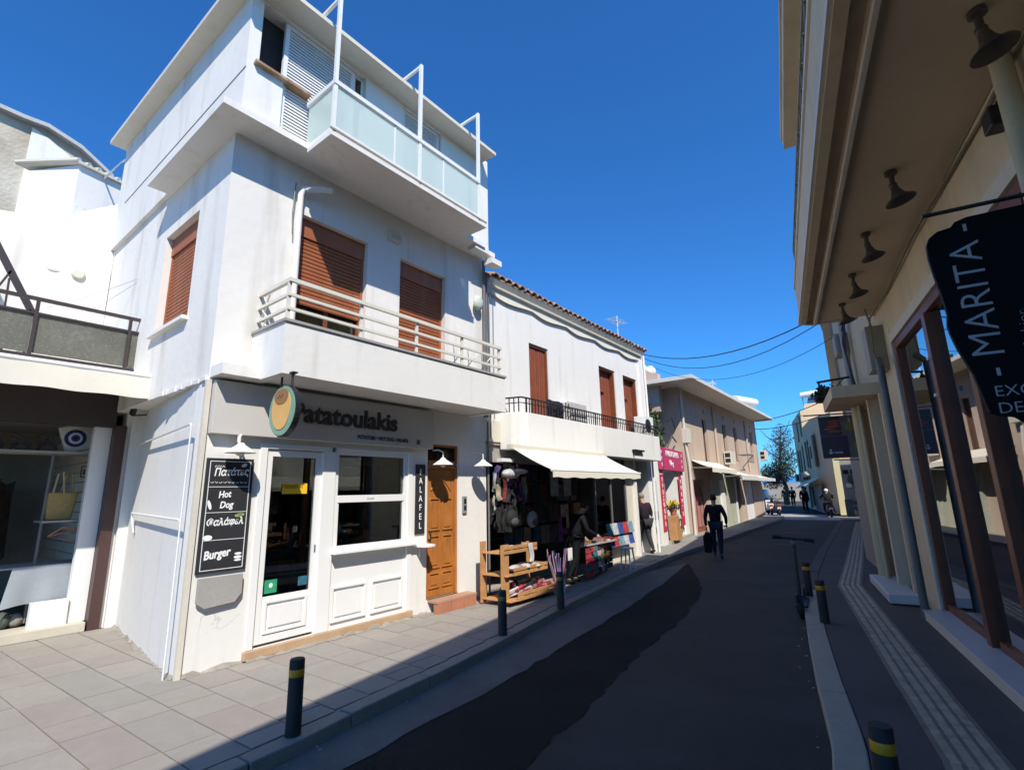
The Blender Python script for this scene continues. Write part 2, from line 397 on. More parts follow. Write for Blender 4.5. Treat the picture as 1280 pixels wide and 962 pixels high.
# ribbed tactile strip
TC = [(.42, .9, .36), (.09, 4.3, .35), (-.15, 5.6, .36), (-1.045, 10.53, .34), (-1.22, 14.0, .35), (-2.05, 28.5, .40)]
def tact():
    pts = [Vector((a, b)) for a, b, _ in TC]
    for i in range(len(pts)-1):
        a, b = pts[i], pts[i+1]; L_ = (b-a).length; t = (b-a)/L_; nn = Vector((-t.y, t.x)); n = max(1, round(L_/(.36 if i < 3 else .75)))
        for k in range(n):
            mb = MB(); s0 = L_*k/n+.002; s1 = L_*(k+1)/n-.002; hw = TC[i][2]/2
            def q(s_, u_, z_): p = a+t*s_+nn*u_; return (p.x, p.y, z_)
            mb.prism([q(s0, -hw, .0), q(s1, -hw, 0), q(s1, hw, 0), q(s0, hw, 0)], (0, 0, .006+random.uniform(-.001, .001)))
            tt = mb.build('tactile_tile', TACT, rp)
            for j in range(4):
                mb = MB(); u0 = -hw+.02+(2*hw-.04)*(j+.18)/4; u1 = u0+(2*hw-.04)/4*.62
                mb.prism([q(s0+.002, u0, .005), q(s1-.002, u0, .005), q(s1-.002, u1, .005), q(s0+.002, u1, .005)], (0, 0, .007)); mb.build('rib', TRIB, tt)
tact()
# the sea and the far shore beyond the end of the street
SEA = M('sea_water', (.01, .10, .22), .25, .1, .2, .3, 2)
mb = MB(); mb.add([(-1500, 74, -.6), (900, 74, -.6), (900, 4000, -.6), (-1500, 4000, -.6)], [(0, 1, 2, 3)]); structure(mb.build('sea', SEA))
HILL = M('far_hill', (.33, .30, .27), .9, .3, .01, 0)
mb = MB(); pr = [(-1300, 0), (-1000, 14), (-800, 10), (-600, 24), (-480, 18), (-300, 30), (-150, 14), (0, 8), (300, 0)]
mb.prism([(x, 1500, -1) for x, z in pr[:1]]+[(x, 1500, z) for x, z in pr]+[(300, 1500, -1)], (0, 300, 0)); structure(mb.build('far_shore', HILL))

# ------------------------------------------------------------------ corner building with the snack shop
XF = -5.72
A = thing('corner_building', 'white three-storey corner building with brown roller shutters, two balconies and the snack shop', 'building', (XF, 2.11, 0))
D1 = (2.99, 4.03, 3.0, 5.27); D2 = (4.63, 5.60, 3.0, 5.26)
mb = MB()
wallgrid(mb, 'x', XF-.28, XF, 2.11, 6.6, 0, 2.93, [(2.72, 3.60, .10, 2.27), (3.60, 4.95, .10, 2.27), (5.25, 5.92, .17, 2.42)])
mb.build('wall', PLB, A)
mb = MB(); wallgrid(mb, 'x', XF-.28, XF, 2.11, 6.6, 2.93, 5.93, [D1, D2]); mb.build('wall', PL, A)
# side wall: skewed ground floor, straight above
mb = MB()
mb.prism([(XF-.281, 2.112, 0), (-8.95, 2.43, 0), (-8.95, 2.75, 0), (XF-.281, 2.75, 0)], (0, 0, 2.92)); mb.build('side_wall', PLB, A)
mb = MB(); wallgrid(mb, 'y', 2.11, 2.36, -10.35, XF-.281, 2.921, 5.93, [(-7.7, -6.57, 3.82, 5.25)]); mb.build('side_wall', PL, A)
mb = MB(); mb.box(-10.35, -10.1, 2.36, 6.6, 0, 8.0); mb.box(-10.1, XF-.29, 6.35, 6.6, 0, 8.0); mb.build('wall', PLB, A)
# plaster ledge (rough broken line) on the side wall
mb = MB()
for i in range(14):
    x = XF-.02-i*.095; mb.box(x-.096, x, 2.085+random.uniform(-.008, .01), 2.13, 2.90+random.uniform(-.008, .008), 2.945+random.uniform(-.008, .012))
mb.build('ledge', PL, A)
# upper floor
YU = 2.05; XU = -5.47
mb = MB(); wallgrid(mb, 'y', YU, YU+.2, -10.35, XU-.2, 5.935, 7.8, []); 
mb.prism([(XU-.2, YU, 7.8), (-10.35, YU, 7.8), (-10.35, YU, 8.12), (XU-.2, YU, 7.86)], (0, .2, 0)); mb.build('side_wall', PL, A)
mb = MB(); OP = [(2.19, 2.50, 6.80, 7.72), (2.50, 3.70, 6.02, 7.72), (4.40, 5.24, 6.02, 7.72)]
wallgrid(mb, 'x', XU-.2, XU, YU, 6.45, 6.02, 7.86, OP); mb.build('wall', PLB, A)
mb = MB()   # floor slab with its projecting lip
mb.prism([(-7.73, 1.81, 5.93), (-5.33, 1.81, 5.93), (-5.33, 6.2, 5.93), (XU-.3, 6.6, 5.93), (-7.73, 6.6, 5.93)], (0, 0, .085)); mb.build('floor_slab', PLB, A)
mb = MB(); mb.box(-9.9, XU+.004, YU-.006, YU, 6.66, 6.672); mb.build('groove_shade_strip', M('groove_shade', (.2, .19, .17), .9, 0, bump=0), A)  # raised strip, no cut groove; its shade is put into the colour
mb = MB()   # roof
mb.prism([(-10.55, 1.84, 8.02), (-5.12, 1.84, 7.74), (-5.12, 1.84, 7.80), (-10.55, 1.84, 8.10)], (0, 4.45, 0)); mb.build('roof', TRIM, A)
# top floor joinery
mb = MB(); mb.box(XU-.24, XU-.2, 2.19, 3.7, 6.0, 7.74); mb.box(XU-.24, XU-.2, 4.4, 5.24, 6.0, 7.74); mb.build('room_shade_panel', DARK, A)
mb = MB(); mb.box(XU-.06, XU+.07, 2.13, 2.84, 6.765, 6.80); mb.build('sill', M('rusty_sill', (.34, .20, .11), .8, .4, 6, .3, 30, dirt=(.6, .56, .48), dscale=5, damt=.7), A)
def louver(y0, y1, z0, z1, x):
    sh = MB(); frame4(sh, x-.03, x+.02, y0, y1, z0, z1, .055); o = sh.build('shutter', WSHUT, A)
    n = int((z1-z0-.11)/.046)
    for i in range(n):
        z = z0+.06+i*(z1-z0-.12)/n; m2 = MB(); m2.prism([(x-.012, y0+.055, z+.040), (x-.002, y0+.055, z+.045), (x+.016, y0+.055, z+.004), (x+.006, y0+.055, z)], (0, y1-y0-.11, 0)); m2.build('slat', WSHUT, o)
    return o
louver(2.50, 3.53, 6.03, 7.71, XU-.06); louver(4.42, 5.22, 6.03, 7.71, XU-.06)
mb = MB(); frame4(mb, XU-.12, XU-.07, 3.53, 3.70, 6.03, 7.71, .035); f = mb.build('window', WSHUT, A)
mb = MB(); mb.box(XU-.10, XU-.09, 3.565, 3.665, 6.06, 7.68); mb.build('pane', GLASSD, f)
# top balcony
mb = MB(); mb.box(XU+.142, -4.80, 2.80, 5.62, 5.87, 5.925); mb.box(XU+.142, -4.83, 2.83, 5.60, 5.925, 6.0); mb.build('balcony_slab', PLB, A)
mb = MB(); mb.box(-4.815, -4.80, 2.79, 5.63, 5.95, 5.975); mb.build('drip_edge', KERB, A)
for y0, y1 in ((2.86, 3.76), (3.78, 4.20), (4.24, 4.68), (4.70, 5.46)):
    mb = MB(); mb.box(-4.855, -4.845, y0, y1, 6.05, 6.6); mb.build('glass_panel', FROST, A)
mb = MB(); mb.box(-5.44, -4.87, 2.845, 2.855, 6.05, 6.6); mb.build('glass_panel', FROST, A)
mb = MB(); mb.box(-4.88, -4.82, 2.82, 5.50, 6.62, 6.68); mb.box(-5.46, -4.88, 2.82, 2.88, 6.62, 6.68); mb.box(-4.865, -4.835, 2.84, 5.48, 6.01, 6.04); mb.box(-5.46, -4.865, 2.84, 2.86, 6.01, 6.04); mb.build('handrail', WMETAL, A)
for y in (2.85, 4.22, 5.49):
    mb = MB(); mb.box(-4.875, -4.83, y-.022, y+.022, 5.9, 7.96); mb.build('post', WMETAL, A)
    mb = MB(); mb.box(-5.35, -4.876, y-.018, y+.018, 7.92, 7.955); mb.build('post_arm', WMETAL, A)
for y in (3.77, 4.69):
    mb = MB(); mb.box(-4.86, -4.84, y-.012, y+.012, 6.0, 6.62); mb.build('post', WMETAL, A)
# first-floor roller shutters
def roller(y0, y1, z0, z1, zb, x, axis='x', par=A):
    def bx(m, a0, a1, u0, u1, c0, c1):
        if axis == 'x': m.box(a0, a1, u0, u1, c0, c1)
        else: m.box(u0, u1, -a1, -a0, c0, c1)
    m1 = MB(); bx(m1, x-.10, x-.02, y0, y1, z1-.26, z1); bx(m1, x-.09, x-.03, y0, y0+.04, z0, z1-.26); bx(m1, x-.09, x-.03, y1-.04, y1, z0, z1-.26)
    o = m1.build('roller_shutter', SHUT, par); n = int((z1-.26-zb)/.052)
    sl_ = MB()
    for i in range(n):
        z = zb+(z1-.26-zb)*i/n; h = (z1-.26-zb)/n
        u0, u1 = y0+.04, y1-.04
        if axis == 'x': sl_.prism([(x-.075, u0, z), (x-.045, u0, z+.006), (x-.04, u0, z+h*.5), (x-.045, u0, z+h-.006), (x-.075, u0, z+h)], (0, u1-u0, 0))
        else: sl_.prism([(u0, -x+.075, z), (u0, -x+.045, z+.006), (u0, -x+.04, z+h*.5), (u0, -x+.045, z+h-.006), (u0, -x+.075, z+h)], (u1-u0, 0, 0))
    sl_.build('slats', SHUT, o, kind='stuff')
    return o
roller(2.99, 4.03, 3.0, 5.27, 4.08, XF-.06); roller(4.63, 5.60, 3.0, 5.26, 3.02, XF-.06)
mb = MB(); frame4(mb, XF-.2, XF-.14, 2.99, 4.03, 3.0, 5.0, .05); mb.box(XF-.19, XF-.15, 3.48, 3.54, 3.0, 4.95); f = mb.build('window', BRWOOD, A)
mb = MB(); mb.box(XF-.175, XF-.165, 3.04, 3.98, 3.05, 4.95); mb.build('pane', GLASSD, f)
mb = MB(); mb.box(XF-.6, XF-.28, 2.9, 5.7, 2.99, 5.3); mb.build('room_shade_panel', DARK, A)
roller(-7.7, -6.57, 3.82, 5.25, 3.84, -2.17, 'y')
mb = MB(); mb.box(-7.7, -6.57, 2.30, 2.36, 3.80, 5.26); mb.build('room_shade_panel', DARK, A)
mb = MB(); mb.box(-7.76, -6.53, 2.04, 2.2, 3.775, 3.82); mb.build('sill', PLB, A)
# main balcony: solid parapet with cream rails
BY0, BY1, BX = 2.52, 6.25, -4.98
mb = MB(); mb.box(BX-.11, BX, BY0, BY1, 2.93, 3.5); mb.box(XF-.001, BX-.11, BY0, BY0+.11, 2.93, 3.5); mb.box(XF-.001, BX-.11, BY1-.11, BY1, 2.93, 3.5)
mb.box(XF-.001, BX-.11, BY0+.11, BY1-.11, 2.95, 3.05); mb.build('balcony_parapet', PLB, A)
mb = MB(); mb.box(BX-.13, BX+.02, BY0-.02, BY1+.02, 3.5, 3.53); mb.box(XF, BX-.13, BY0-.02, BY0+.13, 3.5, 3.53); mb.build('coping', GREYW, A)
mb = MB(); mb.box(XF, -5.42, 2.115, BY0-.002, 2.93, 3.05); mb.build('ledge', PLB, A)
for z in (4.0, 3.83, 3.67):
    mb = MB(); r_ = .022 if z > 3.9 else .016
    mb.box(BX-.07, BX-.07+2*r_, BY0+.03, BY1-.03, z-r_, z+r_); mb.box(XF, BX-.07, BY0+.03, BY0+.03+2*r_, z-r_, z+r_); mb.build('rail', CRM, A)
for y in (BY0+.05, 3.5, 4.4, 5.3, 6.18):
    mb = MB(); mb.box(BX-.085, BX-.055, y-.018, y+.018, 3.53, 3.98); mb.build('rail_post', CRM, A)
for i in range(3):    # folded drying rack struts behind the rail
    mb = MB(); y = 5.25+i*.32; mb.tube([(BX-.2, y, 3.9), (BX-.35, y+.2, 3.55)], .008, 5); mb.tube([(BX-.2, y+.28, 3.9), (BX-.35, y+.05, 3.55)], .008, 5); mb.build('rack_strut', WMETAL, A)
# scrolled side bracket of the rail at the wall
mb = MB(); mb.tube([(-5.62, BY0+.05, 3.95), (-5.52, BY0+.05, 3.82), (-5.66, BY0+.05, 3.68), (-5.5, BY0+.05, 3.56)], .012, 6); mb.tube([(-5.5, BY0+.05, 3.95), (-5.62, BY0+.05, 3.78), (-5.5, BY0+.05, 3.66), (-5.6, BY0+.05, 3.56)], .012, 6); mb.build('rail_scroll', CRM, A)
# downpipe on the first floor
mb = MB(); mb.tube([(-5.65, 2.93, 3.5), (-5.65, 2.93, 5.48), (-5.64, 2.96, 5.57), (-5.55, 3.16, 5.63), (-5.52, 3.28, 5.66)], .038, 12); mb.build('downpipe', PLB, A)
mb = MB(); mb.tube([(-5.66, 2.86, 5.62), (-5.655, 2.84, 5.2), (-5.66, 2.86, 4.9)], .008, 5); mb.build('cable', GREYPIPE, A)
# wall light
mb = MB(); mb.prism([(XF, 4.37, 5.48), (XF, 4.60, 5.48), (XF, 4.60, 5.58), (XF, 4.53, 5.64), (XF, 4.37, 5.64)], (.06, 0, 0)); f = mb.build('wall_light', TRIM, A)
mb = MB(); mb.box(XF+.06, XF+.065, 4.40, 4.57, 5.505, 5.585); mb.build('lens', M('lens', (.5, .5, .45), .3, .1), f)
# right end: small ledge and pipe bundle
mb = MB(); mb.box(-5.55, -5.36, 5.98, 6.50, 5.86, 5.94); mb.box(-5.5, -5.3, 6.35, 6.62, 5.70, 5.80); mb.build('corner_ledge', PLB, A)
mb = MB(); mb.tube([(-5.66, 6.53, 5.9), (-5.66, 6.53, 2.95)], .028, 8); mb.tube([(-5.66, 6.60, 5.7), (-5.67, 6.60, 2.4)], .018, 8); mb.build('downpipe', GREYPIPE, A)
mb = MB(); mb.ball((-5.62, 6.33, 5.0), (.06, .12, .14), 8, 6); mb.build('junction_cover', M('pale_green_box', (.55, .6, .52), .7, .3, 8), A)
# corner trim
mb = MB(); mb.box(XF-.02, XF+.025, 2.085, 2.135, 0, 2.90); mb.build('corner_trim', TRIM, A)
# ---- shop front
mb = MB(); XS = XF-.02
mb.box(XS-.06, XS+.035, 2.72, 2.80, 0.1, 2.27); mb.box(XS-.06, XS+.035, 2.80, 3.62, 2.21, 2.27); mb.box(XS-.06, XS+.04, 3.50, 3.68, .1, 2.21)
mb.box(XS-.06, XS+.035, 3.68, 4.95, 2.24, 2.27); mb.box(XS-.06, XS+.035, 4.87, 4.95, .1, 2.24); mb.build('shop_frame', WPAINT, A, bevel=.004)
dr = MB(); frame4(dr, XS-.05, XS+.01, 2.80, 3.50, .13, 2.20, .075); dr.box(XS-.045, XS, 2.875, 3.425, .205, .60); frame4(dr, XS+.001, XS+.022, 2.9, 3.40, .22, .56, .03)
dr.box(XS, XS+.016, 2.96, 3.34, .28, .50)
dr = dr.build('glazed_door', WPAINT, A, bevel=.003)
mb = MB(); mb.box(XS-.025, XS-.018, 2.875, 3.425, .60, 2.13); mb.build('pane', GLASSD, dr)
mb = MB(); mb.box(XS+.01, XS+.02, 3.455, 3.47, 1.02, 1.10); mb.build('lock', GREYPIPE, dr)
mb = MB(); mb.box(XS-.014, XS-.01, 3.02, 3.33, 1.70, 1.82); st_ = mb.build('for_sale_notice', M('notice_yellow', (.85, .50, .02), .6, 0, bump=0), dr)
WM[st_.name] = WM[A.name]
o = shaped('lettering', 'ΠΩΛΕΙΤΑΙ', M('notice_ink', (.12, .04, .01), .7, 0, bump=0), dr, facX(XS-.009, 3.03, 1.765), .052, .001, bold=.0008)
mb = MB(); mb.box(XS-.014, XS-.01, 2.90, 3.04, .63, .77); mb.build('green_sticker', M('sticker_green', (.03, .35, .16), .5, .2, 20, 0), dr)
mb = MB(); mb.ball((XS-.008, 2.97, .71), (.002, .022, .026), 8, 6); mb.build('sticker_print', CHW, dr)
mb = MB(); mb.box(XS-.014, XS-.01, 3.29, 3.40, .66, .76); mb.build('blue_sticker', M('sticker_blue', (.04, .16, .22), .5, .5, 30, 0), dr)
wn = MB(); frame4(wn, XS-.05, XS+.015, 3.68, 4.87, 1.0, 2.24, .055); wn.box(XS-.05, XS+.02, 3.735, 4.815, 1.58, 1.67); wn.box(XS-.04, XS+.012, 3.735, 3.76, 1.055, 1.58); wn.box(XS-.04, XS+.012, 4.79, 4.815, 1.055, 1.58)
wn = wn.build('serving_window', WPAINT, A, bevel=.003)
mb = MB(); mb.box(XS-.03, XS-.024, 3.735, 4.815, 1.67, 2.185); mb.build('pane', GLASSD, wn)
mb = MB(); mb.box(XS-.012, XS-.006, 3.76, 4.79, 1.055, 1.58); mb.build('pane', GLASS, wn)
mb = MB(); mb.box(-6.3, XS-.06, 3.68, 4.87, 1.0, 1.05); mb.build('inner_sill', MINT, wn)
shaped('lettering', 'SECURIT', GREYPIPE, wn, facX(XS+.021, 4.18, 1.61), .03, .001)
mb = MB(); mb.box(XS-.06, XS+.13, 3.66, 4.97, .965, .998); mb.build('window_sill', WPAINT, A, bevel=.004)
mb = MB(); mb.box(XS-.06, XS-.005, 3.68, 4.87, .10, .965); 
for a, b in ((3.72, 4.22), (4.30, 4.82)):
    frame4(mb, XS-.004, XS+.022, a, b, .17, .58, .028); mb.box(XS-.004, XS+.012, a+.06, b-.06, .23, .52)
mb.build('stall_riser', WPAINT, A, bevel=.003)
mb = MB(); mb.box(XF-.05, XF+.05, 2.70, 4.97, .012, .098); mb.build('threshold', M('threshold_stone', (.50, .33, .20), .7, .2, 5, .2), A, bevel=.006)
# shop interior
mb = MB(); mb.box(-8.7, -8.6, 2.6, 5.0, 0, 2.8); mb.box(-8.6, XF-.282, 5.0, 5.08, 0, 2.8); mb.box(-8.6, XF-.282, 2.755, 5.0, 2.7, 2.8); mb.box(-8.6, XF-.282, 2.755, 5.0, .04, .10); mb.build('room', MINT, A)
# fry shop furnishings
t = thing('shop_counter', 'dim counter with glass shelf and wrapped goods seen through the serving window', 'counter', (-6.3, 3.7, .1))
mb = MB(); mb.box(-6.7, -6.05, 3.72, 4.9, .1, .98); mb.build('base', MINT, t)
mb = MB(); mb.box(-6.5, -6.1, 3.75, 4.85, 1.30, 1.312); mb.build('shelf', GLASS, t)
TAN = M('tan_card', (.50, .33, .17), .8, .15, 12, .05)
for k, (y, x, wy, h) in enumerate(((3.86, -5.98, .10, .07), (4.12, -5.97, .05, .075), (4.20, -5.97, .045, .09), (4.28, -5.97, .05, .16), (4.45, -5.98, .09, .05))):
    mb = MB(); mb.box(x-.05+.07, x+.05+.07, y-wy, y+wy, 1.052, 1.052+h)
    if k == 0: mb = MB(); mb.prism([(x+.02, y-wy, 1.052), (x+.02, y+wy, 1.052), (x+.02, y+wy*.7, 1.052+h*.8), (x+.02, y+.01, 1.052+h*1.2), (x+.02, y-wy*.8, 1.052+h)], (.1, 0, 0))
    o = mb.build('carton', TAN, None, bevel=.004)
    tag(o, ('torn open tan carton at the left end of the serving window', 'small tan carton next to the torn one behind the serving window', 'tan carton between a smaller and a taller one in the serving window', 'tallest tan carton standing in the serving window', 'flat tan carton farthest right in the serving window')[k], 'carton', 'cartons in the serving window')
mb = MB(); mb.lathe([(.001, 0), (.05, 0), (.055, .1), (.03, .14), (.03, .17), (.001, .17)], (-6.3, 4.55, 1.315), 12); tag(mb.build('glass_jar', M('jar', (.3, .32, .3), .2, .1)), 'glass jar on the shelf inside the snack shop', 'jar')
mb = MB(); mb.box(-6.9, -6.4, 4.55, 4.9, 1.75, 2.1); tag(mb.build('menu_screen', M('screen_black', (.01, .01, .012), .2, 0, bump=0)), 'dark screen on the wall inside the snack shop', 'screen')
# lower cabinet inside door
mb = MB(); mb.box(-7.3, -6.8, 3.15, 3.6, .1, 1.2); tag(mb.build('fridge', M('fridge_grey', (.2, .2, .2), .4, .1), None, bevel=.01), 'dark fridge standing inside behind the glazed door', 'fridge')
# wood door with terracotta step
wd = MB(); frame4(wd, XF-.10, XF-.03, 5.25, 5.92, .17, 2.10, .05, False); wd.box(XF-.10, XF-.03, 5.30, 5.87, 2.09, 2.14); wd.box(XF-.09, XF-.055, 5.30, 5.87, .18, 2.09)
for a, b in ((5.34, 5.56), (5.61, 5.83)):
    for z0, z1 in ((.30, .52), (.58, 1.05), (1.12, 1.60)):
        frame4(wd, XF-.056, XF-.038, a, b, z0, z1, .02); wd.box(XF-.056, XF-.045, a+.045, b-.045, z0+.045, z1-.045)
wd.tube([(XF-.05, 5.37+i*.052, 1.72+.16*math.sin(PI*(i/8))) for i in range(9)], .012, 6)
wd = wd.build('wooden_door', OAK, A, bevel=.003)
mb = MB(); mb.tube([(XF-.05, 5.335, 1.12), (XF-.0, 5.335, 1.12), (XF-.0, 5.335, 1.0), (XF-.05, 5.335, 1.0)], .009, 6); mb.build('door_handle', BLACKM, wd)
mb = MB(); frame4(mb, XF-.10, XF-.03, 5.25, 5.92, 2.14, 2.42, .03); f = mb.build('transom', OAK, A)
mb = MB(); mb.box(XF-.07, XF-.06, 5.28, 5.89, 2.17, 2.39); mb.build('pane', GLASSD, f)
mb = MB(); mb.box(XF-.6, XF-.285, 5.2, 5.95, 0, 2.5); mb.build('room_shade_panel', DARK, A)
mb = MB(); mb.box(XF-.05, -5.50, 5.28, 6.10, .14, .17); stp = mb.build('doorstep', M('step_top', (.46, .26, .17), .7, .2, 5, .1), A)
for a, b in ((5.29, 5.55), (5.56, 5.82), (5.83, 6.09)):
    mb = MB(); mb.box(-5.6, -5.502, a, b, 0, .138); mb.build('tile', TERRA, A, bevel=.003)
mb = MB(); mb.box(XF, XF+.03, 6.00, 6.09, 1.35, 1.62); f = mb.build('door_intercom', M('intercom_grey', (.25, .25, .25), .4, .1), A, bevel=.004)
mb = MB(); mb.box(XF+.03, XF+.034, 6.02, 6.07, 1.40, 1.47); mb.box(XF+.03, XF+.034, 6.02, 6.07, 1.5, 1.58); mb.build('buttons', BLACKM, f)
def skirt(pts, name, par, out):
    m_ = MB(); a = Vector(pts[0]); b = Vector(pts[1]); L_ = (b-a).length; d = (b-a)/L_; o = Vector(out); s_ = 0; h0 = .03; w0 = .03
    while s_ < L_:
        e = min(L_, s_+random.uniform(.04, .12)); h1 = random.uniform(.008, .05); w1 = random.uniform(.008, .06)
        p, q = a+d*s_, a+d*e
        m_.add([p+Vector((0, 0, h0)), q+Vector((0, 0, h1)), q+o*w1+Vector((0, 0, .003)), p+o*w0+Vector((0, 0, .003))], [(0, 3, 2, 1), (0, 1, 2, 3)]); s_ = e; h0, w0 = h1, w1
    m_.build(name, M('pale_mortar', (.58, .54, .47), .9, .2, 8, .3, 50), par)
skirt([(XF+.003, 2.14, 0), (XF+.003, 2.70, 0)], 'mortar_edge', A, (1, 0, 0)); skirt([(XF+.052, 2.72, 0), (XF+.052, 4.95, 0)], 'mortar_edge', A, (1, 0, 0)); skirt([(XF+.003, 4.98, 0), (XF+.003, 5.27, 0)], 'mortar_edge', A, (1, 0, 0)); skirt([(XF+.003, 6.1, 0), (XF+.003, 6.6, 0)], 'mortar_edge', A, (1, 0, 0)); skirt([(-8.8, 2.41, 0), (-5.75, 2.105, 0)], 'mortar_edge', A, (-.1, -1, 0))
# ---- name board
sg = thing('shop_name_board', 'long grey name board with black lettering over the snack shop front', 'sign', (XF, 2.16, 2.33))
mb = MB(); mb.box(XF+.002, -5.62, 2.15, 5.27, 2.33, 2.90); mb.build('panel', SIGNG, sg, bevel=.004)
shaped('lettering', 'Patatoulakis', LET, sg, facX(-5.615, 2.98, 2.545), .33, .014, bold=.008, sx=1.0)
shaped('lettering', 'POTATOES • HOT DOG • FALAFEL', LET, sg, facX(-5.617, 3.92, 2.395), .072, .003, bold=.002, sx=.78)
mb = MB(); mb.box(-5.62, -5.612, 4.94, 5.0, 2.38, 2.45); mb.build('plate', M('plate_brown', (.16, .11, .08), .6, .2), sg)
# ---- hanging oval sign (plain potato shape, perpendicular)
ov = thing('oval_hanging_sign', 'oval green sign with a tan potato shape hanging under the balcony corner', 'sign', (-5.08, 2.60, 2.28))
def oval(rx, rz, y0, y1, cx, cz, mat, nm, wob=0):
    m_ = MB(); pts = [(cx+rx*math.cos(2*PI*i/36)*(1+wob*math.sin(2*PI*i/36*3)), y0, cz+rz*math.sin(2*PI*i/36)*(1+wob*math.cos(2*PI*i/36*2))) for i in range(36)]
    m_.prism(pts, (0, y1-y0, 0)); return m_.build(nm, mat, ov)
oval(.27, .27, 2.60, 2.66, -5.07, 2.55, BLACKM, 'rim'); oval(.262, .262, 2.594, 2.601, -5.07, 2.55, M('sign_green', (.20, .36, .26), .5, .05), 'board')
oval(.185, .225, 2.588, 2.595, -5.08, 2.565, M('potato_tan', (.72, .42, .14), .6, .1), 'potato', .04)
oval(.14, .085, 2.584, 2.589, -5.08, 2.70, M('potato_brown', (.33, .16, .07), .6, .1), 'potato_top', .03)
for i in range(4): oval(.008, .008, 2.581, 2.585, -5.14+.03*i, 2.69+.02*(i % 2), BLACKM, 'dot')
mb = MB(); mb.tube([(-4.96, 2.63, 2.80), (-4.96, 2.63, 2.95)], .012, 6); mb.tube([(-5.18, 2.63, 2.80), (-5.18, 2.63, 2.95)], .012, 6); mb.box(-5.01, -4.91, 2.60, 2.66, 2.935, 2.95); mb.build('bracket', BLACKM, ov)
# ---- chalk menu board
mn = thing('menu_board', 'tall black chalk menu with four framed items left of the glazed door', 'menu board', (XF, 2.2, .93))
mb = MB(); mb.box(XF+.002, XF+.028, 2.17, 2.645, .93, 2.08); mb.build('board', CHALK, mn, bevel=.002)
mb = MB(); XM = XF+.0285
frame4(mb, XM, XM+.003, 2.20, 2.615, .955, 2.05, .006)
for z in (1.245, 1.52, 1.80-.02): mb.box(XM, XM+.003, 2.206, 2.609, z, z+.005)
mb.build('chalk_lines', CHW, mn)
SK = Matrix.Shear('XY', 3, (0, 0))
def chalk(txt, y, z, size, rot=0, bold=.0025, sx=.8):
    o = shaped('lettering', txt, CHW, mn, facX(XM+.001, y, z) @ Matrix.Rotation(R(rot), 4, 'Z') @ Matrix(((sx, .18, 0, 0), (0, 1, 0, 0), (0, 0, 1, 0), (0, 0, 0, 1))), size, .002, bold=bold)
chalk('Πατάτες', 2.245, 1.895, .108, 2); chalk('Hot', 2.31, 1.67, .095, 4); chalk('Dog', 2.33, 1.565, .095, 2); chalk('Φαλάφελ', 2.215, 1.39, .098, 1); chalk('Burger', 2.225, 1.06, .115, 6, .0035)
mb = MB()
for i in range(9): mb.tube([(XM+.002, 2.22+i*.042, 1.83+.008*math.sin(i*2)), (XM+.002, 2.235+i*.042, 1.822), (XM+.002, 2.25+i*.042, 1.832)], .0028, 4)
mb.tube([(XM+.002, 2.25+i*.012, 1.985+(.018 if i % 2 else 0)) for i in range(9)], .0035, 4); mb.build('chalk_doodle', CHW, mn)
def blob(y, z, ry, rz, mat, nm='drawing', rot=0):
    m_ = MB(); m_.prism([(XM, y+ry*math.cos(a)*math.cos(rot)-rz*math.sin(a)*math.sin(rot), z+ry*math.cos(a)*math.sin(rot)+rz*math.sin(a)*math.cos(rot)) for a in [2*PI*i/18 for i in range(18)]], (.003, 0, 0)); m_.build(nm, mat, mn)
blob(2.545, 2.01, .03, .018, CHW, rot=.4); blob(2.232, 1.60, .016, .05, CHW, rot=.3); blob(2.245, 1.275, .045, .026, CHW); blob(2.56, 1.06, .04, .016, CHW); blob(2.56, 1.095, .036, .012, CHW); blob(2.56, 1.03, .036, .01, CHW)
blob(2.54, 1.488, .05, .018, M('vegan_green', (.35, .45, .12), .8, .1), 'tag_oval', .15); shaped('lettering', 'Vegan', LET, mn, facX(XM+.002, 2.51, 1.48) @ Matrix.Rotation(.15, 4, 'Z'), .026, .002)
# folding shelf under the menu
mb = MB(); mb.prism([(XF+.03, 2.19, .89), (XF+.03, 2.62, .89), (XF+.03, 2.62, .70), (XF+.03, 2.56, .62), (XF+.03, 2.27, .60), (XF+.03, 2.19, .66)], (.028, 0, 0))
tag(mb.build('folded_shelf', GREYW, None, bevel=.003), 'grey weathered board folded down under the chalk menu', 'shelf')
# FALAFEL board
fb = thing('vertical_falafel_sign', 'narrow black upright board lettered FALAFEL beside the orange wooden door', 'sign', (XF, 5.1, 1.1))
mb = MB(); mb.box(XF+.002, XF+.02, 5.01, 5.19, 1.10, 2.10); mb.build('board', CHALK, fb)
for i, ch in enumerate('FALAFEL'):
    shaped('letter', ch, CHW, fb, facX(XF+.021, 5.10, 1.945-i*.128), .125, .002, 'CENTER', bold=.001, sx=.8)
mb = MB(); mb.prism([(XF+.0, 4.98, .93), (XF+.22, 5.02, .93), (XF+.25, 5.12, .93), (XF+.22, 5.22, .93), (XF+.0, 5.25, .93)], (0, 0, .03)); mb.tube([(XF+.02, 5.1, .93), (XF+.02, 5.1, .78)], .012, 6)
tag(mb.build('round_wall_shelf', WPAINT), 'small white rounded shelf below the upright falafel sign', 'shelf')
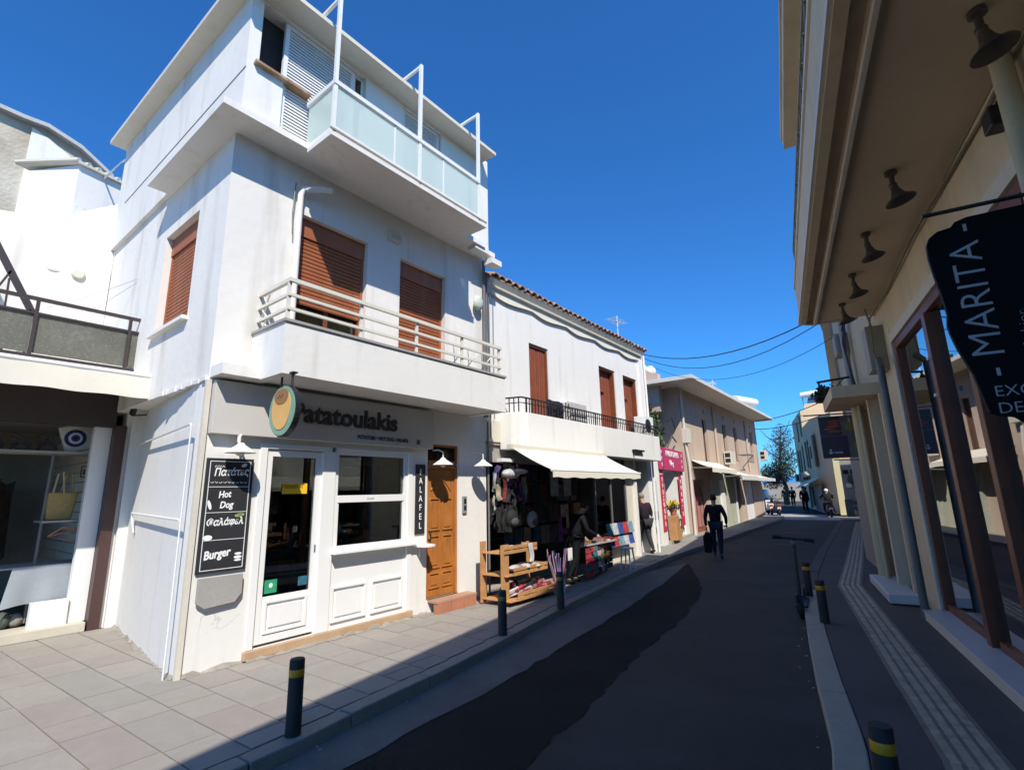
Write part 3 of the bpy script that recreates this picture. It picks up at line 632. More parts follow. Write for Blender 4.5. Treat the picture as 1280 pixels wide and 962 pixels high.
# lamps of the shop front
def lamp(loc, label, facing=(1, 0)):
    t = thing('shop_lamp', label, 'lamp', loc, 0, 'white shade lamps on the snack shop')
    x, y, z = loc
    mb = MB(); mb.lathe([(.028, .075), (.045, .05), (.15, -.02), (.155, -.03), (.145, -.025), (.04, .035), (.001, .04)], loc, 20); mb.build('shade', WPAINT, t)
    mb = MB(); mb.ball((x, y, z-.02), (.055, .055, .045), 10, 6); mb.build('bulb_glass', M('bulb_glass', (.75, .72, .62), .2, .05), t)
    return t
l1 = lamp((-5.53, 2.42, 2.16), 'white shade lamp with bent neck over the chalk menu')
mb = MB(); mb.tube([(-5.53, 2.40, 2.235), (-5.53, 2.40, 2.30), (-5.55, 2.42, 2.32), (-5.60, 2.42, 2.32), (-5.60, 2.42, 2.25)], .013, 6); mb.build('neck', WPAINT, l1)
l2 = lamp((-5.50, 5.36, 2.12), 'white shade lamp at the top of the falafel sign'); l3 = lamp((-5.45, 6.22, 2.12), 'white shade lamp near the pipes right of the wooden door')
for l_, p in ((l2, (-5.50, 5.36, 2.12)), (l3, (-5.45, 6.22, 2.12))):
    mb = MB(); mb.tube([(p[0], p[1], p[2]+.075), (p[0], p[1], p[2]+.16), (p[0]-.1, p[1], p[2]+.2), (XF, p[1], p[2]+.2)], .01, 6); mb.build('neck', WPAINT, l_)
# awning stays on the side wall
for z0, z1, nm in ((2.43, 2.43, 'upper'), (1.46, 1.5, 'lower')):
    mb = MB(); mb.tube([(-8.3, 2.30, z1), (-5.82, 2.02, z0)], .014, 6); 
    if nm == 'lower': mb.tube([(-8.3, 2.30, z1), (-8.25, 2.33, z1-.25)], .012, 6)
    tag(mb.build('wall_rod', WMETAL), nm+' thin white rod running along the side wall of the corner building', 'rod', 'white rods on the side wall')
mb = MB(); mb.tube([(-5.82, 2.03, 2.43), (-5.82, 2.03, .0)], .008, 6); tag(mb.build('corner_trim_edge', WMETAL), 'thin white upright trim edge at the street corner of the snack shop', 'pipe')  # slim tube standing for the trim edge of the wall corner

# ------------------------------------------------------------------ shop in the side street, with the roof terrace and stairs
LSX = -8.85
B = thing('side_street_shop', 'low white shop front on the left with dark lintel, cream awning and roof terrace', 'shop', (LSX, 0, 0))
mb = MB(); mb.box(LSX-.25, LSX, -6, 2.12, 2.70, 3.30); mb.build('lintel', M('dark_lintel', (.045, .032, .03), .7, .2, 3, .05), B)
mb = MB(); mb.box(LSX-.12, LSX+.03, 2.12, 2.25, 0, 2.72); mb.build('door_post', M('brown_post', (.07, .035, .03), .5, .2, 4, .05), B)
mb = MB(); mb.box(LSX-.25, LSX-.02, 2.25, 2.60, 0, 3.32); mb.box(-8.93, -8.80, 2.30, 2.42, 0, 3.3); mb.build('wall', PLB, B)
mb = MB(); mb.box(LSX-.4, LSX+.02, -6, 2.10, 0, .115); mb.build('threshold', M('threshold_cream', (.55, .50, .40), .7, .15, 3, .15), B, bevel=.006)
mb = MB(); mb.box(-12.5, -12.4, -6, 2.55, .0, 3.2); mb.box(-12.4, LSX-.25, -6, 2.5, 2.9, 3.0); mb.box(-12.4, LSX-.25, -6, -5.9, 0, 2.9); mb.build('room', INT2, B)
mb = MB(); mb.box(-12.4, LSX-.25, -5.9, 2.10, .05, .11); mb.build('shop_floor', M('shop_floor', (.10, .085, .075), .6, .2, 3, .05), B)
mb = MB(); mb.box(LSX-.25, LSX-.14, 1.92, 2.12, .115, 2.70); mb.box(LSX-.22, LSX-.1, 1.55, 1.92, .115, .42); mb.build('door_reveal', WPAINT, B)
SLW = M('slat_wall_board', (.74, .66, .56), .7, .12, 4, .05)
for i in range(17):
    z = .15+i*.152; mb = MB(); mb.box(-12.3, LSX-.26, 2.12, 2.15, z, z+.142); mb.build('slat_wall_board', SLW, B)
mb = MB(); mb.box(-12.3, LSX-.26, 2.15, 2.2, .1, 2.9); mb.build('slat_wall_back', DARK, B)
# terrace slab, awning
mb = MB(); mb.box(-10.35, -8.42, -6, 2.36, 3.32, 3.44); mb.build('terrace_slab', PLB, B)
aw = thing('side_awning', 'long cream awning over the side street shop', 'awning', (-8.2, 0, 3.0))
mb = MB(); mb.prism([(-8.80, -6, 3.36), (-7.60, -6, 3.25), (-7.60, -6, 3.22), (-8.80, -6, 3.33)], (0, 8.3, 0)); mb.build('cloth', CLOTHW, aw)
mb = MB(); mb.grid(lambda u, v: (-7.585+.006*math.sin(u*60)*(1-v), -6+8.3*u, 2.945+.006*math.sin(u*90)+.27*v), 120, 3); mb.build('valance', CLOTHW, aw, solid=.008)
mb = MB(); mb.tube([(-7.60, -6, 3.24), (-7.60, 2.30, 3.24)], .032, 10); mb.build('front_bar', WMETAL, aw)
mb = MB(); mb.tube([(-7.62, 2.28, 3.22), (-8.2, 2.29, 3.05), (-8.8, 2.3, 3.2)], .022, 8); mb.build('arm', WMETAL, aw)
# terrace railing with printed panel
rl = thing('terrace_railing', 'dark metal terrace railing with speckled grey screen panels above the side shop', 'railing', (-8.4, 0, 3.44))
RX = -8.36
BRM = M('dark_brown_metal', (.045, .032, .032), .5, .2, 5, .05)
for z, h in ((4.19, .022), (4.0, .014), (3.455, .018)):
    mb = MB(); mb.box(RX-.02, RX+.02, -6, 2.27, z-h, z+h); mb.build('bar', BRM, rl)
for y in (-5, -4, -3, -2, -1.0, .0, 1.03, 2.0, 2.26):
    mb = MB(); mb.box(RX-.015, RX+.022, y-.018, y+.018, 3.36, 4.18); mb.build('post', BRM, rl)
SPK = M('speckled_screen', (.14, .14, .115), .8, .35, 2, .1, 60, dirt=(.30, .30, .26), dscale=50, damt=.7, dthr=.56)
for a, b in ((-5, -1.02), (-.98, 1.01), (1.05, 2.25)):
    mb = MB(); mb.box(RX-.012, RX-.006, a, b, 3.49, 3.985); mb.build('screen_panel', SPK, rl)
for i in range(26):
    pass
# upper wall behind the terrace
mb = MB(); mb.prism([(-10.35, 2.10, 3.44), (-10.35, -.2, 3.44), (-10.35, -.2, 4.9), (-10.35, .78, 5.83), (-10.35, 2.10, 6.86)], (-.3, 0, 0)); 
bw = mb.build('wall', PL, None); tag(bw, 'white rendered wall rising behind the terrace with two round vents', 'wall')
W2 = thing('wall_vent_cover', 'round cream vent cover on the white wall behind the terrace', 'vent', (-10.35, 1.68, 5.35))
mb = MB(); mb.lathe([(.0001, .05), (.07, .05), (.09, .03), (.09, 0)], (-10.35, 1.68, 5.35), 18, Matrix.Rotation(R(90), 4, 'Y')); mb.build('cover', TRIM, W2)
mb = MB(); mb.ball((-10.35, 1.37, 5.34), (.02, .09, .045), 10, 6); tag(mb.build('broken_vent', PL), 'patched plaster lump left of the round vent cover', 'plaster patch')
# washing lines
for i, (a, b) in enumerate((((-10.35, 1.3, 4.62), (-8.6, 2.2, 5.0)), ((-10.35, 1.4, 4.2), (-8.6, 2.2, 5.0)))):
    mb = MB(); mb.tube([a, ((a[0]+b[0])/2, (a[1]+b[1])/2, (a[2]+b[2])/2-.04), b], .004, 4); tag(mb.build('washing_line', WIREW), ('upper', 'lower')[i]+' thin washing line strung from the white side wall', 'line', 'washing lines')
# stairs with lattice railing on the far left
stt = thing('outdoor_stairs', 'brown metal outdoor stairs with zigzag railing at the left picture edge', 'stairs', (-9.4, .2, 3.44))
def stline(y0, z0, y1, z1, r, nm='stringer', x=-9.1):
    mb = MB(); d = Vector((0, y1-y0, z1-z0)).normalized(); n_ = Vector((0, -d.z, d.y))*r
    mb.prism([(x, y0+n_.y, z0+n_.z), (x, y0-n_.y, z0-n_.z), (x, y1-n_.y, z1-n_.z), (x, y1+n_.y, z1+n_.z)], (-.04, 0, 0)); mb.build(nm, BRM, stt)
stline(-.5, 7.1, 1.33, 3.75, .04, 'handrail'); stline(-.9, 6.2, .75, 3.44, .03)
for i in range(7):
    y = -.5+i*.26; z = 7.1-(y+.5)*1.83; stline(y, z, y-.28, z-.82, .012, 'baluster'); stline(y, z-.1, y+.02, z-.8, .01, 'baluster')
for i in range(9):
    y = -.75+i*.17; z = 5.95-(y+.75)*1.67; mb = MB(); mb.box(-10.1, -9.15, y-.1, y+.1, z-.03, z); mb.build('tread', M('tread_stone', (.22, .17, .13), .8, .3, 6, .1), stt)
# buildings seen above the terrace
H1 = thing('roof_hut', 'small white hut with a corrugated overhanging roof above the terrace wall', 'hut', (-12, 1.69, 6.5))
co, le, ri = Vector((-12, 1.69, 0)), Vector((-13.1, 1.04, 0)), Vector((-12.25, 2.75, 0))
bk = le+ri-co
mb = MB(); mb.prism([(p.x, p.y, 5.5) for p in (co, le, bk, ri)], (0, 0, 2.68)); mb.build('wall', PLB, H1)
ce = (co+bk)/2
mb = MB(); e_ = [ce+(p-ce)*1.13 for p in (co, le, bk, ri)]; mb.prism([(p.x, p.y, 8.18+(.12 if i in (1, 2) else 0)) for i, p in enumerate(e_)], (0, 0, .05)); mb.build('roof', TRIM, H1)
mb = MB()
for i in range(8):
    t_ = i/7; p = e_[0].lerp(e_[3], t_); q_ = e_[1].lerp(e_[2], t_); mb.tube([(p.x, p.y, 8.24), (q_.x, q_.y, 8.36)], .05, 6)
mb.build('corrugation', TRIM, H1)
mb = MB(); mb.prism([(-10.64, .3, 6.1), (-10.64, 1.2, 6.3), (-10.64, 2.1, 6.88), (-10.64, 2.1, 5), (-10.64, .3, 5)], (-2.2, 0, 0)); mb.build('base_wall', PLB, H1)
H2 = thing('old_gabled_house', 'old house with stained beige plaster and a pale curved gable at the upper left', 'house', (-16, .5, 5))
X_ = -16.0
def P16(x, y):   # helper: a point seen left of the hut, in the plane X=-16
    return None
OLDP = M('old_stained_plaster', (.58, .53, .43), .9, .15, 1.2, .5, 12, dirt=(.33, .27, .19), dscale=.9, damt=.75, dist=.04, dthr=.45)
k_ = 16/12
gp = [(-2.5, 9.7), (.35*k_, 1.65+(8.62-1.65)*k_), (.81*k_, 1.65+(8.60-1.65)*k_), (1.15*k_, 1.65+(8.62-1.65)*k_), (1.66*k_, 1.65+(8.46-1.65)*k_), (2.2*k_, 1.65+(8.1-1.65)*k_), (3.4, 8.6)]
mb = MB(); mb.prism([(X_, y, z) for y, z in gp]+[(X_, 3.4, 4), (X_, -2.5, 4)], (-3, 0, 0)); mb.build('wall', OLDP, H2)
mb = MB()
for (a, b), (c_, d_) in zip(gp, gp[1:]): mb.prism([(X_+.2, a, b), (X_+.2, c_, d_), (X_+.2, c_, d_+.1), (X_+.2, a, b+.1)], (-3.4, 0, 0))
mb.build('roof_edge', M('grey_roof', (.45, .46, .46), .7, .2, 3), H2)
mb = MB(); mb.prism([(X_+.05, .95*k_, 1.65+6.9*k_), (X_+.05, 1.2*k_, 1.65+6.8*k_), (X_+.05, 1.63*k_, 1.65+6.55*k_), (X_+.05, 2.3*k_, 1.65+6.1*k_), (X_+.05, 2.3*k_, 1.65+4*k_), (X_+.05, .95*k_, 1.65+4*k_)], (-.1, 0, 0)); mb.build('pale_gable', PLB, H2)
for i in range(2):
    mb = MB(); mb.tube([(-12.4+i*.3, 2.1, 8.15), (-11, 2.12, 8.0+.0*i), (-10.4, 2.2, 7.9+i*.1)], .012, 5); tag(mb.build('roof_cable', WIREW), ('pale cable from the hut roof to the corner building', 'second cable slung behind the hut roof')[i], 'cable')
# ---- things in the side shop
mb = MB(); mb.box(-9.7, -9.25, -.9, 2.1, 2.33, 2.36); tag(mb.build('wall_shelf', GREYW), 'long high shelf inside the side street shop', 'shelf', None)
cu = thing('eye_cushion', 'white cushion with a blue eye pattern on the high shelf', 'cushion', (-9.35, 1.8, 2.37))
T_ = Matrix.Translation((-9.33, 1.83, 2.57)) @ Matrix.Rotation(R(18), 4, 'X')
mb = MB(); mb.lathe([(.001, -.2), (.10, -.19), (.22, -.13), (.26, 0), (.22, .13), (.10, .19), (.001, .2)], (0, 0, 0), 4, T_ @ Matrix.Scale(.35, 4, (1, 0, 0)) @ Matrix.Rotation(R(45), 4, 'X')); 
mb = MB(); mb.box(-.06, .0, -.19, .19, -.2, .2, T_); mb.build('cover', M('cushion_white', (.6, .58, .52), .9, .1), cu, bevel=.025)
for r_, c_, x_ in ((.125, (.015, .03, .12), .004), (.08, (.6, .6, .58), .008), (.05, (.02, .05, .2), .012), (.02, (.01, .01, .01), .016)):
    mb = MB(); mb.lathe([(.0001, x_), (r_, x_), (r_, 0)], (0, 0, 0), 24, T_ @ Matrix.Translation((0, -.04, .0)) @ Matrix.Rotation(R(90), 4, 'Y')); mb.build('eye_ring', M('eye%d' % int(r_*1000), c_, .9, .05), cu)
for i in range(7):
    y = -.1+i*.27; mb = MB()
    for k in range(5):
        a = rnd()*3; mb.tube([(-9.45+.05*math.sin(a), y-.1, 2.38+.05*k), (-9.42, y+random.uniform(-.03, .03), 2.5+random.uniform(-.05, .08)), (-9.4, y+.1, 2.38+.06*rnd())], .012, 5)
    mb.box(-9.55, -9.35, y-.09, y+.09, 2.365, 2.40)
    tag(mb.build('wire_ornament', M('ornament_dark', (.06, .06, .06), .6, .3)), 'dark open-work metal ornament on the high shelf of the side shop', 'ornament', 'ornaments on the high shelf')
mb = MB(); mb.tube([(-9.3, 1.58, 2.32), (-9.3, 1.57, .15)], .018, 8); tag(mb.build('clothes_pole', GREYPIPE), 'grey upright pole under the high shelf', 'pole')
mb = MB(); mb.box(-9.65, -9.15, 1.55, 2.1, 1.40, 1.425); tag(mb.build('low_shelf', GREYW), 'small shelf beside the pole carrying the straw bag', 'shelf')
bgb = thing('straw_bag', 'yellow straw bag with two handles on the small shelf', 'bag', (-9.35, 1.76, 1.43))
mb = MB(); mb.prism([(-9.42, 1.60, 1.43), (-9.42, 1.88, 1.43), (-9.42, 1.92, 1.80), (-9.42, 1.57, 1.80)], (.12, 0, 0)); mb.build('body', M('straw', (.45, .32, .12), .9, .2, 20, .3), bgb, bevel=.02)
mb = MB(); mb.tube([(-9.3, 1.64, 1.78), (-9.3, 1.67, 2.05), (-9.3, 1.72, 2.08), (-9.3, 1.76, 1.78)], .012, 6); mb.build('handle', M('straw_pale', (.45, .38, .22), .9, .2), bgb)
mb = MB(); mb.tube([(-9.36, 1.73, 1.78), (-9.36, 1.77, 2.05), (-9.36, 1.83, 2.05), (-9.36, 1.86, 1.78)], .012, 6); mb.build('handle', M('straw_pale', (.45, .38, .22)), bgb)
mb = MB(); mb.tube([(-9.2, 1.64, 1.22), (-9.2, 1.78, 1.33), (-9.2, 2.0, 1.30), (-9.2, 1.64, 1.22), (-9.2, 1.95, 1.13)], .010, 6); tag(mb.build('coat_hanger', M('hanger_orange', (.5, .17, .08), .5, .1)), 'orange coat hanger hooked under the small shelf', 'hanger')
mb = MB(); frame4(mb, -9.2, -9.18, 1.88, 2.09, 2.0, 2.16, .012)
for i in range(4): mb.box(-9.2, -9.18, 1.91+i*.045, 1.925+i*.045, 2.04, 2.12)
tag(mb.build('key_rack', BLACKM), 'small black rack of hooks on the slatted wall', 'rack')
tb = thing('cloth_table', 'table under a pale blue grey cloth with a ragged fringe inside the side shop', 'table', (-9.45, 1.6, .11))
CL = M('table_cloth', (.30, .33, .36), .9, .1, 5, .2)
mb = MB(); mb.box(-9.75, -9.15, 1.15, 2.05, .84, .86); mb.build('top', CL, tb)
mb = MB(); mb.grid(lambda u, v: (-9.145+.015*math.sin(u*14)*(1-v), 1.35+.72*u-.08*(1-v)*(1-u), .36+.04*math.sin(u*5)+(.5-.04*math.sin(u*5))*v-(.12 if u < .02 else 0)*(1-v)), 30, 8); mb.build('cloth', CL, tb, solid=.006)
mb = MB(); mb.grid(lambda u, v: (-9.15-.6*u, 1.15+.02*math.sin(u*17)+(.2 if u == 0 else 0)*0, .3+.56*v-.04*(1-v)*math.sin(u*9)), 20, 5); mb.build('cloth', CL, tb, solid=.006)
for i, (x, y, c_) in enumerate(((-10.4, .9, (.12, .10, .08)), (-10.8, .2, (.10, .12, .13)), (-10.2, -.6, (.2, .15, .1)), (-11.5, 1.2, (.15, .12, .1)))):
    mb = MB(); mb.grid(lambda u, v: (x+.12*math.sin(u*9+v*3), y-.35+.7*u, .8+1.2*v+.03*math.sin(u*20)), 14, 8)
    tag(mb.build('hanging_dress', colm('dress%d' % i, c_, .9, .4), None, solid=.03), ('dark brown dress hanging deep in the side shop', 'blue grey garment hanging left in the side shop', 'tan garment hanging at the far left of the side shop', 'brown garment hanging at the back wall of the side shop')[i], 'garment', 'garments hanging in the side shop')
for i in range(7):
    mb = MB(); y = .9+i*.15; mb.ball((-9.35+random.uniform(-.1, .1), y*.9, .18+.05*rnd()), (.08, .09, .07+.05*rnd()), 8, 5); tag(mb.build('trinket', colm('trk%d' % (i % 3), ((.2, .18, .15), (.1, .12, .1), (.3, .28, .25))[i % 3], .7, .3)), 'small dim trinket on the floor of the side shop', 'trinket', 'trinkets on the side shop floor')
fl = thing('floodlight', 'small black floodlight with a pale lens under the side awning', 'light', (-8.6, 2.24, 2.95))
T_ = Matrix.Translation((-8.45, 2.30, 2.93)) @ Matrix.Rotation(R(35), 4, 'Y') @ Matrix.Rotation(R(20), 4, 'Z')
mb = MB(); mb.box(-.05, .03, -.13, .13, -.09, .09, T_); mb.build('housing', BLACKM, fl, bevel=.01)
mb = MB(); mb.box(.03, .034, -.09, .09, -.06, .06, T_); mb.build('lens', M('floodlens', (.5, .5, .45), .3, .1), fl)

# ------------------------------------------------------------------ second building: white house with tiled eave and souvenir shop
G = thing('tiled_house', 'white two-storey house with old roof tiles, three red-brown doors and a long balcony', 'house', (XF, 6.6, 0))
X2 = -5.72
mb = MB(); wallgrid(mb, 'x', X2-.3, X2, 6.6, 13.6, 2.93, 5.62, [(7.98, 8.68, 3.05, 4.66), (10.96, 11.84, 3.05, 4.74), (12.32, 13.19, 3.05, 4.73)])
mb.box(X2-8, X2-.301, 13.3, 13.6, 2.6, 5.6); mb.build('wall', PLB, G)
mb = MB(); mb.box(X2-.3, X2+.02, 12.55, 12.68, 0, 2.9); mb.box(X2-.3, X2+.04, 13.40, 13.68, 0, 2.93); mb.box(X2-.02, X2+.06, 13.35, 13.66, 2.93, 5.5); mb.build('pier', PLB, G)
mb = MB(); mb.box(X2-.3, X2, 6.6, 13.6, 2.55, 2.93); mb.box(X2-.28, X2-.05, 12.1, 12.55, 0, 2.55); mb.build('wall', TRIM, G)
mb = MB(); mb.box(X2-.3, X2-.28, 12.68, 13.4, 0, 2.9); mb.build('side_wall', GREYW, G)
# eave tiles
def tile(y, k):
    o = MB(); L_ = .75; n = 8
    sec = [(math.cos(PI*i/n)*.098, math.sin(PI*i/n)*.075) for i in range(n+1)]
    sec += [(math.cos(PI*i/n)*.078, math.sin(PI*i/n)*.055) for i in range(n, -1, -1)]
    x0 = X2+.16+random.uniform(-.02, .02); z0 = 5.66+random.uniform(-.008, .008)
    o.prism([(x0, y+a, z0+b) for a, b in sec], (-L_, random.uniform(-.01, .01), L_*.36))
    o.build('roof_tile', ROOFT, G)
n_t = 34
for i in range(n_t):
    tile(6.78+i*(6.86/(n_t-1)), i)
mb = MB(); mb.prism([(X2+.12, 6.68, 5.63), (X2-3.0, 6.68, 6.75), (X2-3.0, 6.68, 6.78), (X2+.12, 6.68, 5.66)], (0, 7.0, 0)); mb.build('roof', ROOFT, G)
mb = MB()
for i in range(n_t+1):
    y = 6.68+i*(6.86/(n_t-1)); mb.prism([(X2+.10, y-.05, 5.645), (X2+.10, y+.05, 5.645), (X2+.10, y+.05, 5.68), (X2+.10, y-.05, 5.68)], (-.5, 0, .18))
    for j in range(4): mb.prism([(X2-.5-.6*j, y-.0, 5.87+.21*j), (X2-.5-.6*j, y+.18, 5.87+.21*j), (X2-.5-.6*j, y+.09, 5.98+.21*j)], (-.6, 0, .22))
mb.build('roof_tiles', ROOFT, G, kind='stuff')
mb = MB(); mb.prism([(X2+.002, 6.66, 5.5), (X2+.04, 6.66, 5.5), (X2+.12, 6.66, 5.62), (X2+.002, 6.66, 5.62)], (0, 6.98, 0)); mb.build('cornice', TRIM, G)
mb = MB(); mb.tube([(X2+.09, 6.7, 5.47), (X2+.09, 13.5, 5.47)], .026, 8); mb.build('awning_roller', TRIM, G)
mb = MB(); mb.grid(lambda u, v: (X2+.05, 6.75+6.7*u, 5.47-(.13+.06*abs(math.sin(u*PI*5))+.015*math.sin(u*31))*v), 110, 2); mb.build('scalloped_valance', CLOTHW, G, solid=.01)
def shuttered(y0, y1, z0, z1, opened):
    m_ = MB(); frame4(m_, X2-.22, X2-.03, y0, y1, z0, z1, .05, False); d = m_.build('balcony_door', BRWOOD, G)
    mb = MB(); mb.box(X2-.26, X2-.24, y0, y1, z0, z1); mb.build('room_shade_panel', DARK, d)
    RB = M('red_wood', (.27, .075, .035), .55, .25, 6, .12, 40)
    if not opened:
        for a, b in ((y0+.05, (y0+y1)/2-.01), ((y0+y1)/2+.01, y1-.05)):
            mb = MB(); mb.box(X2-.12, X2-.07, a, b, z0, z1-.05)
            for k in range(3): mb.box(X2-.07, X2-.055, a+.03+k*(b-a-.06)/3, a+.03+(k+.7)*(b-a-.06)/3, z0, z1-.1)
            mb.build('leaf', RB, d)
    else:
        mb = MB(); mb.box(X2-.20, X2-.16, y0+.32, y1-.05, z0, z1-.05)
        for k in range(3): mb.box(X2-.16, X2-.145, y0+.36+k*.15, y0+.47+k*.15, z0+.1, z1-.2)
        mb.build('leaf', RB, d)
        mb = MB(); mb.box(X2-.20, X2-.10, y0+.05, y0+.11, z0, z1-.05); mb.box(X2-.15, X2-.10, y0+.11, y0+.45, z1-.62, z1-.56); mb.build('leaf', RB, d)
        mb = MB(); mb.box(X2-.15, X2-.10, y0+.12, y0+.42, z0, z1-.75); mb.build('leaf', RB, d)
shuttered(7.98, 8.68, 3.05, 4.66, False); shuttered(10.96, 11.84, 3.05, 4.74, True); shuttered(12.32, 13.19, 3.05, 4.73, True)
# balcony 2
BX2 = -5.28
mb = MB(); pts = [(X2, 7.0), (-5.5, 7.04), (-5.34, 7.12), (BX2, 7.28), (BX2, 13.45), (X2, 13.45)]
mb.prism([(x, y, 2.42) for x, y in pts], (0, 0, .66)); mb.build('balcony_parapet', PLB, G, bevel=.01)
mb = MB()
for z, r_ in ((3.36, .016), (3.26, .009)): mb.tube([(X2, 7.05, z), (-5.36, 7.16, z), (BX2-.05, 7.3, z), (BX2-.05, 13.4, z), (X2, 13.4, z)], r_, 6); 
mb.build('top_rail', BLACKM, G)
for i in range(64):
    y = 7.3+i*(6.1/63); mb = MB(); h = .008 if i % 9 else .013; mb.box(BX2-.05-h, BX2-.05+h, y-h, y+h, 3.08, 3.35); mb.build('baluster', BLACKM, G)
for i in range(4):
    mb = MB(); x = X2+.07+i*.09; y = 7.06+i*.025; mb.box(x-.008, x+.008, y-.008, y+.008, 3.08, 3.35); mb.build('baluster', BLACKM, G)
mb = MB(); mb.tube([(X2+.06, 6.66, 5.3), (X2+.06, 6.68, 2.6)], .012, 6); mb.tube([(X2+.05, 6.8, 5.3), (X2+.05, 6.8, 2.95)], .006, 5); mb.build('cables', GREYPIPE, G)
mb = MB(); mb.tube([(X2+.1, 13.6, 5.5), (X2+.1, 13.66, 0)], .03, 8); mb.build('downpipe', WMETAL, G)
# things on balcony 2
mb = MB(); mb.box(-5.68, -5.42, 9.0, 9.7, 3.08, 3.52); tag(mb.build('balcony_cupboard', M('cupboard', (.5, .48, .46), .7, .2, 5, .1), None, bevel=.01), 'grey cupboard with cloths standing on the long white balcony', 'cupboard')
mb = MB(); mb.grid(lambda u, v: (-5.41+.02*math.sin(u*12), 8.1+.6*u, 3.1+.35*v), 12, 4); tag(mb.build('dark_towel', colm('towel', (.03, .03, .05), .9, .3), None, solid=.02), 'dark towel behind the rail of the long balcony', 'towel')
mb = MB()
for i in range(5): mb.tube([(-5.4, 8.8+i*.12, 3.35), (-5.5, 8.95+i*.1, 3.5+.04*(i % 2))], .012, 5)
tag(mb.build('folded_rack', BLACKM), 'folded black rack lying on the balcony cupboard', 'rack')
ac = thing('air_conditioner', 'white air conditioner on the right end of the long balcony', 'air conditioner', (-5.5, 13.2, 3.1))
mb = MB(); mb.box(-5.68, -5.38, 12.75, 13.35, 3.1, 3.62); mb.build('casing', WMETAL, ac, bevel=.01)
mb = MB(); mb.lathe([(.0001, .01), (.18, .01), (.19, 0)], (-5.38, 12.98, 3.36), 18, Matrix.Rotation(R(90), 4, 'Y')); mb.build('fan_grille', BLACKM, ac)
mb = MB(); mb.box(-5.27, -5.2, 11.6, 12.2, 2.60, 2.64); mb.box(-5.27, -5.22, 11.65, 11.68, 2.5, 2.6); tag(mb.build('floodlight_bar', BLACKM), 'black bar floodlight fixed on the front of the long balcony', 'light')
# shop awning
aw = thing('souvenir_awning', 'cream awning sloping out over the souvenir shop', 'awning', (-5.2, 8.3, 2.4))
A0, A1 = (-5.22, 2.40), (-4.43, 2.0)
mb = MB(); mb.grid(lambda u, v: (A0[0]+(A1[0]-A0[0])*v, 6.72+3.32*u, A0[1]+(A1[1]-A0[1])*v-.02*math.sin(PI*v)-.005*math.sin(u*PI*6)), 24, 6); mb.build('cloth', CLOTHW, aw, solid=.008)
mb = MB(); mb.grid(lambda u, v: (A1[0]+.01, 6.72+3.32*u, 1.88+.008*math.sin(u*40)*(1-v)+.11*v), 60, 2); mb.build('valance', CLOTHW, aw, solid=.006)
mb = MB(); mb.tube([(A1[0], 6.7, 1.995), (A1[0], 10.06, 1.995)], .02, 8); mb.build('front_bar', WMETAL, aw)
mb = MB(); mb.box(-5.30, -5.20, 6.66, 10.1, 2.38, 2.46); mb.build('cassette', TRIM, aw)
for y in (6.85, 9.9):
    mb = MB(); mb.tube([(-5.22, y, 2.38), (-4.8, y+.12, 2.12), (-4.45, y, 1.99)], .016, 6); mb.build('arm', WMETAL, aw)
# souvenir shop shell
S = thing('souvenir_shop_front', 'dark open souvenir shop with display window under the cream awning', 'shop front', (X2, 6.63, 0))
mb = MB(); mb.box(-9.2, -9.1, 6.62, 12.5, 0, 2.6); mb.box(-9.1, X2-.3, 12.35, 12.5, 0, 2.6); mb.box(-9.1, X2-.3, 6.605, 6.66, 0, 2.6); mb.box(-9.1, X2-.02, 6.67, 12.34, 2.5, 2.545); mb.box(-9.1, X2-.3, 6.67, 12.34, .0, .03); mb.build('room', INT2, S)
mb = MB(); frame4(mb, X2-.08, X2-.02, 10.45, 12.1, .62, 2.45, .05); mb.box(X2-.08, X2-.02, 11.25, 11.29, .67, 2.4); f = mb.build('display_window', GREYPIPE, S)
mb = MB(); mb.box(X2-.05, X2-.045, 10.5, 11.25, .67, 2.4); mb.build('pane', GLASS, f); mb = MB(); mb.box(X2-.05, X2-.045, 11.29, 12.05, .67, 2.4); mb.build('pane', GLASS, f)
mb = MB(); mb.box(X2-.08, X2-.01, 10.45, 12.1, 0, .62); mb.build('window_base', TRIM, S)
mb = MB(); mb.box(X2-.25, X2-.06, 6.66, 10.45, 2.2, 2.5); mb.build('shutter_box', GREYW, S)
mb = MB(); mb.tube([(X2+.02, 6.64, 0), (X2+.02, 6.64, 2.4)], .018, 6); mb.build('rail', GREYPIPE, S)
mb = MB(); mb.box(X2+.0, X2+.12, 6.9, 7.25, 2.2, 2.26); tag(mb.build('tube_light', WPAINT), 'short white tube light over the hanging bags', 'light')
SCOL = [(.25, .05, .05), (.05, .08, .2), (.35, .30, .22), (.08, .2, .2), (.4, .4, .38), (.30, .18, .06), (.12, .05, .14), (.03, .03, .03), (.5, .12, .2)]
SM = [colm('ware%d' % i, c, .7, .5) for i, c in enumerate(SCOL)]
# goods stacked on shelves at the back
for r in range(4):
    mb = MB(); mb.box(-8.9, -8.5, 6.8, 12.2, .5+r*.5, .53+r*.5); tag(mb.build('shop_shelf', GREYW), ('lowest', 'second', 'third', 'topmost')[r]+' shelf at the back of the souvenir shop', 'shelf', 'back shelves of the souvenir shop')
    for i in range(13):
        y = 7.0+i*.4; h = random.uniform(.15, .38); mb = MB(); mb.box(-8.75, -8.55, y-.12, y+.12, .53+r*.5, .53+r*.5+h); tag(mb.build('souvenir_box', random.choice(SM)), 'boxed souvenir on the '+('lowest', 'second', 'third', 'topmost')[r]+' back shelf of the dark souvenir shop', 'box', 'boxes on the back shelves')
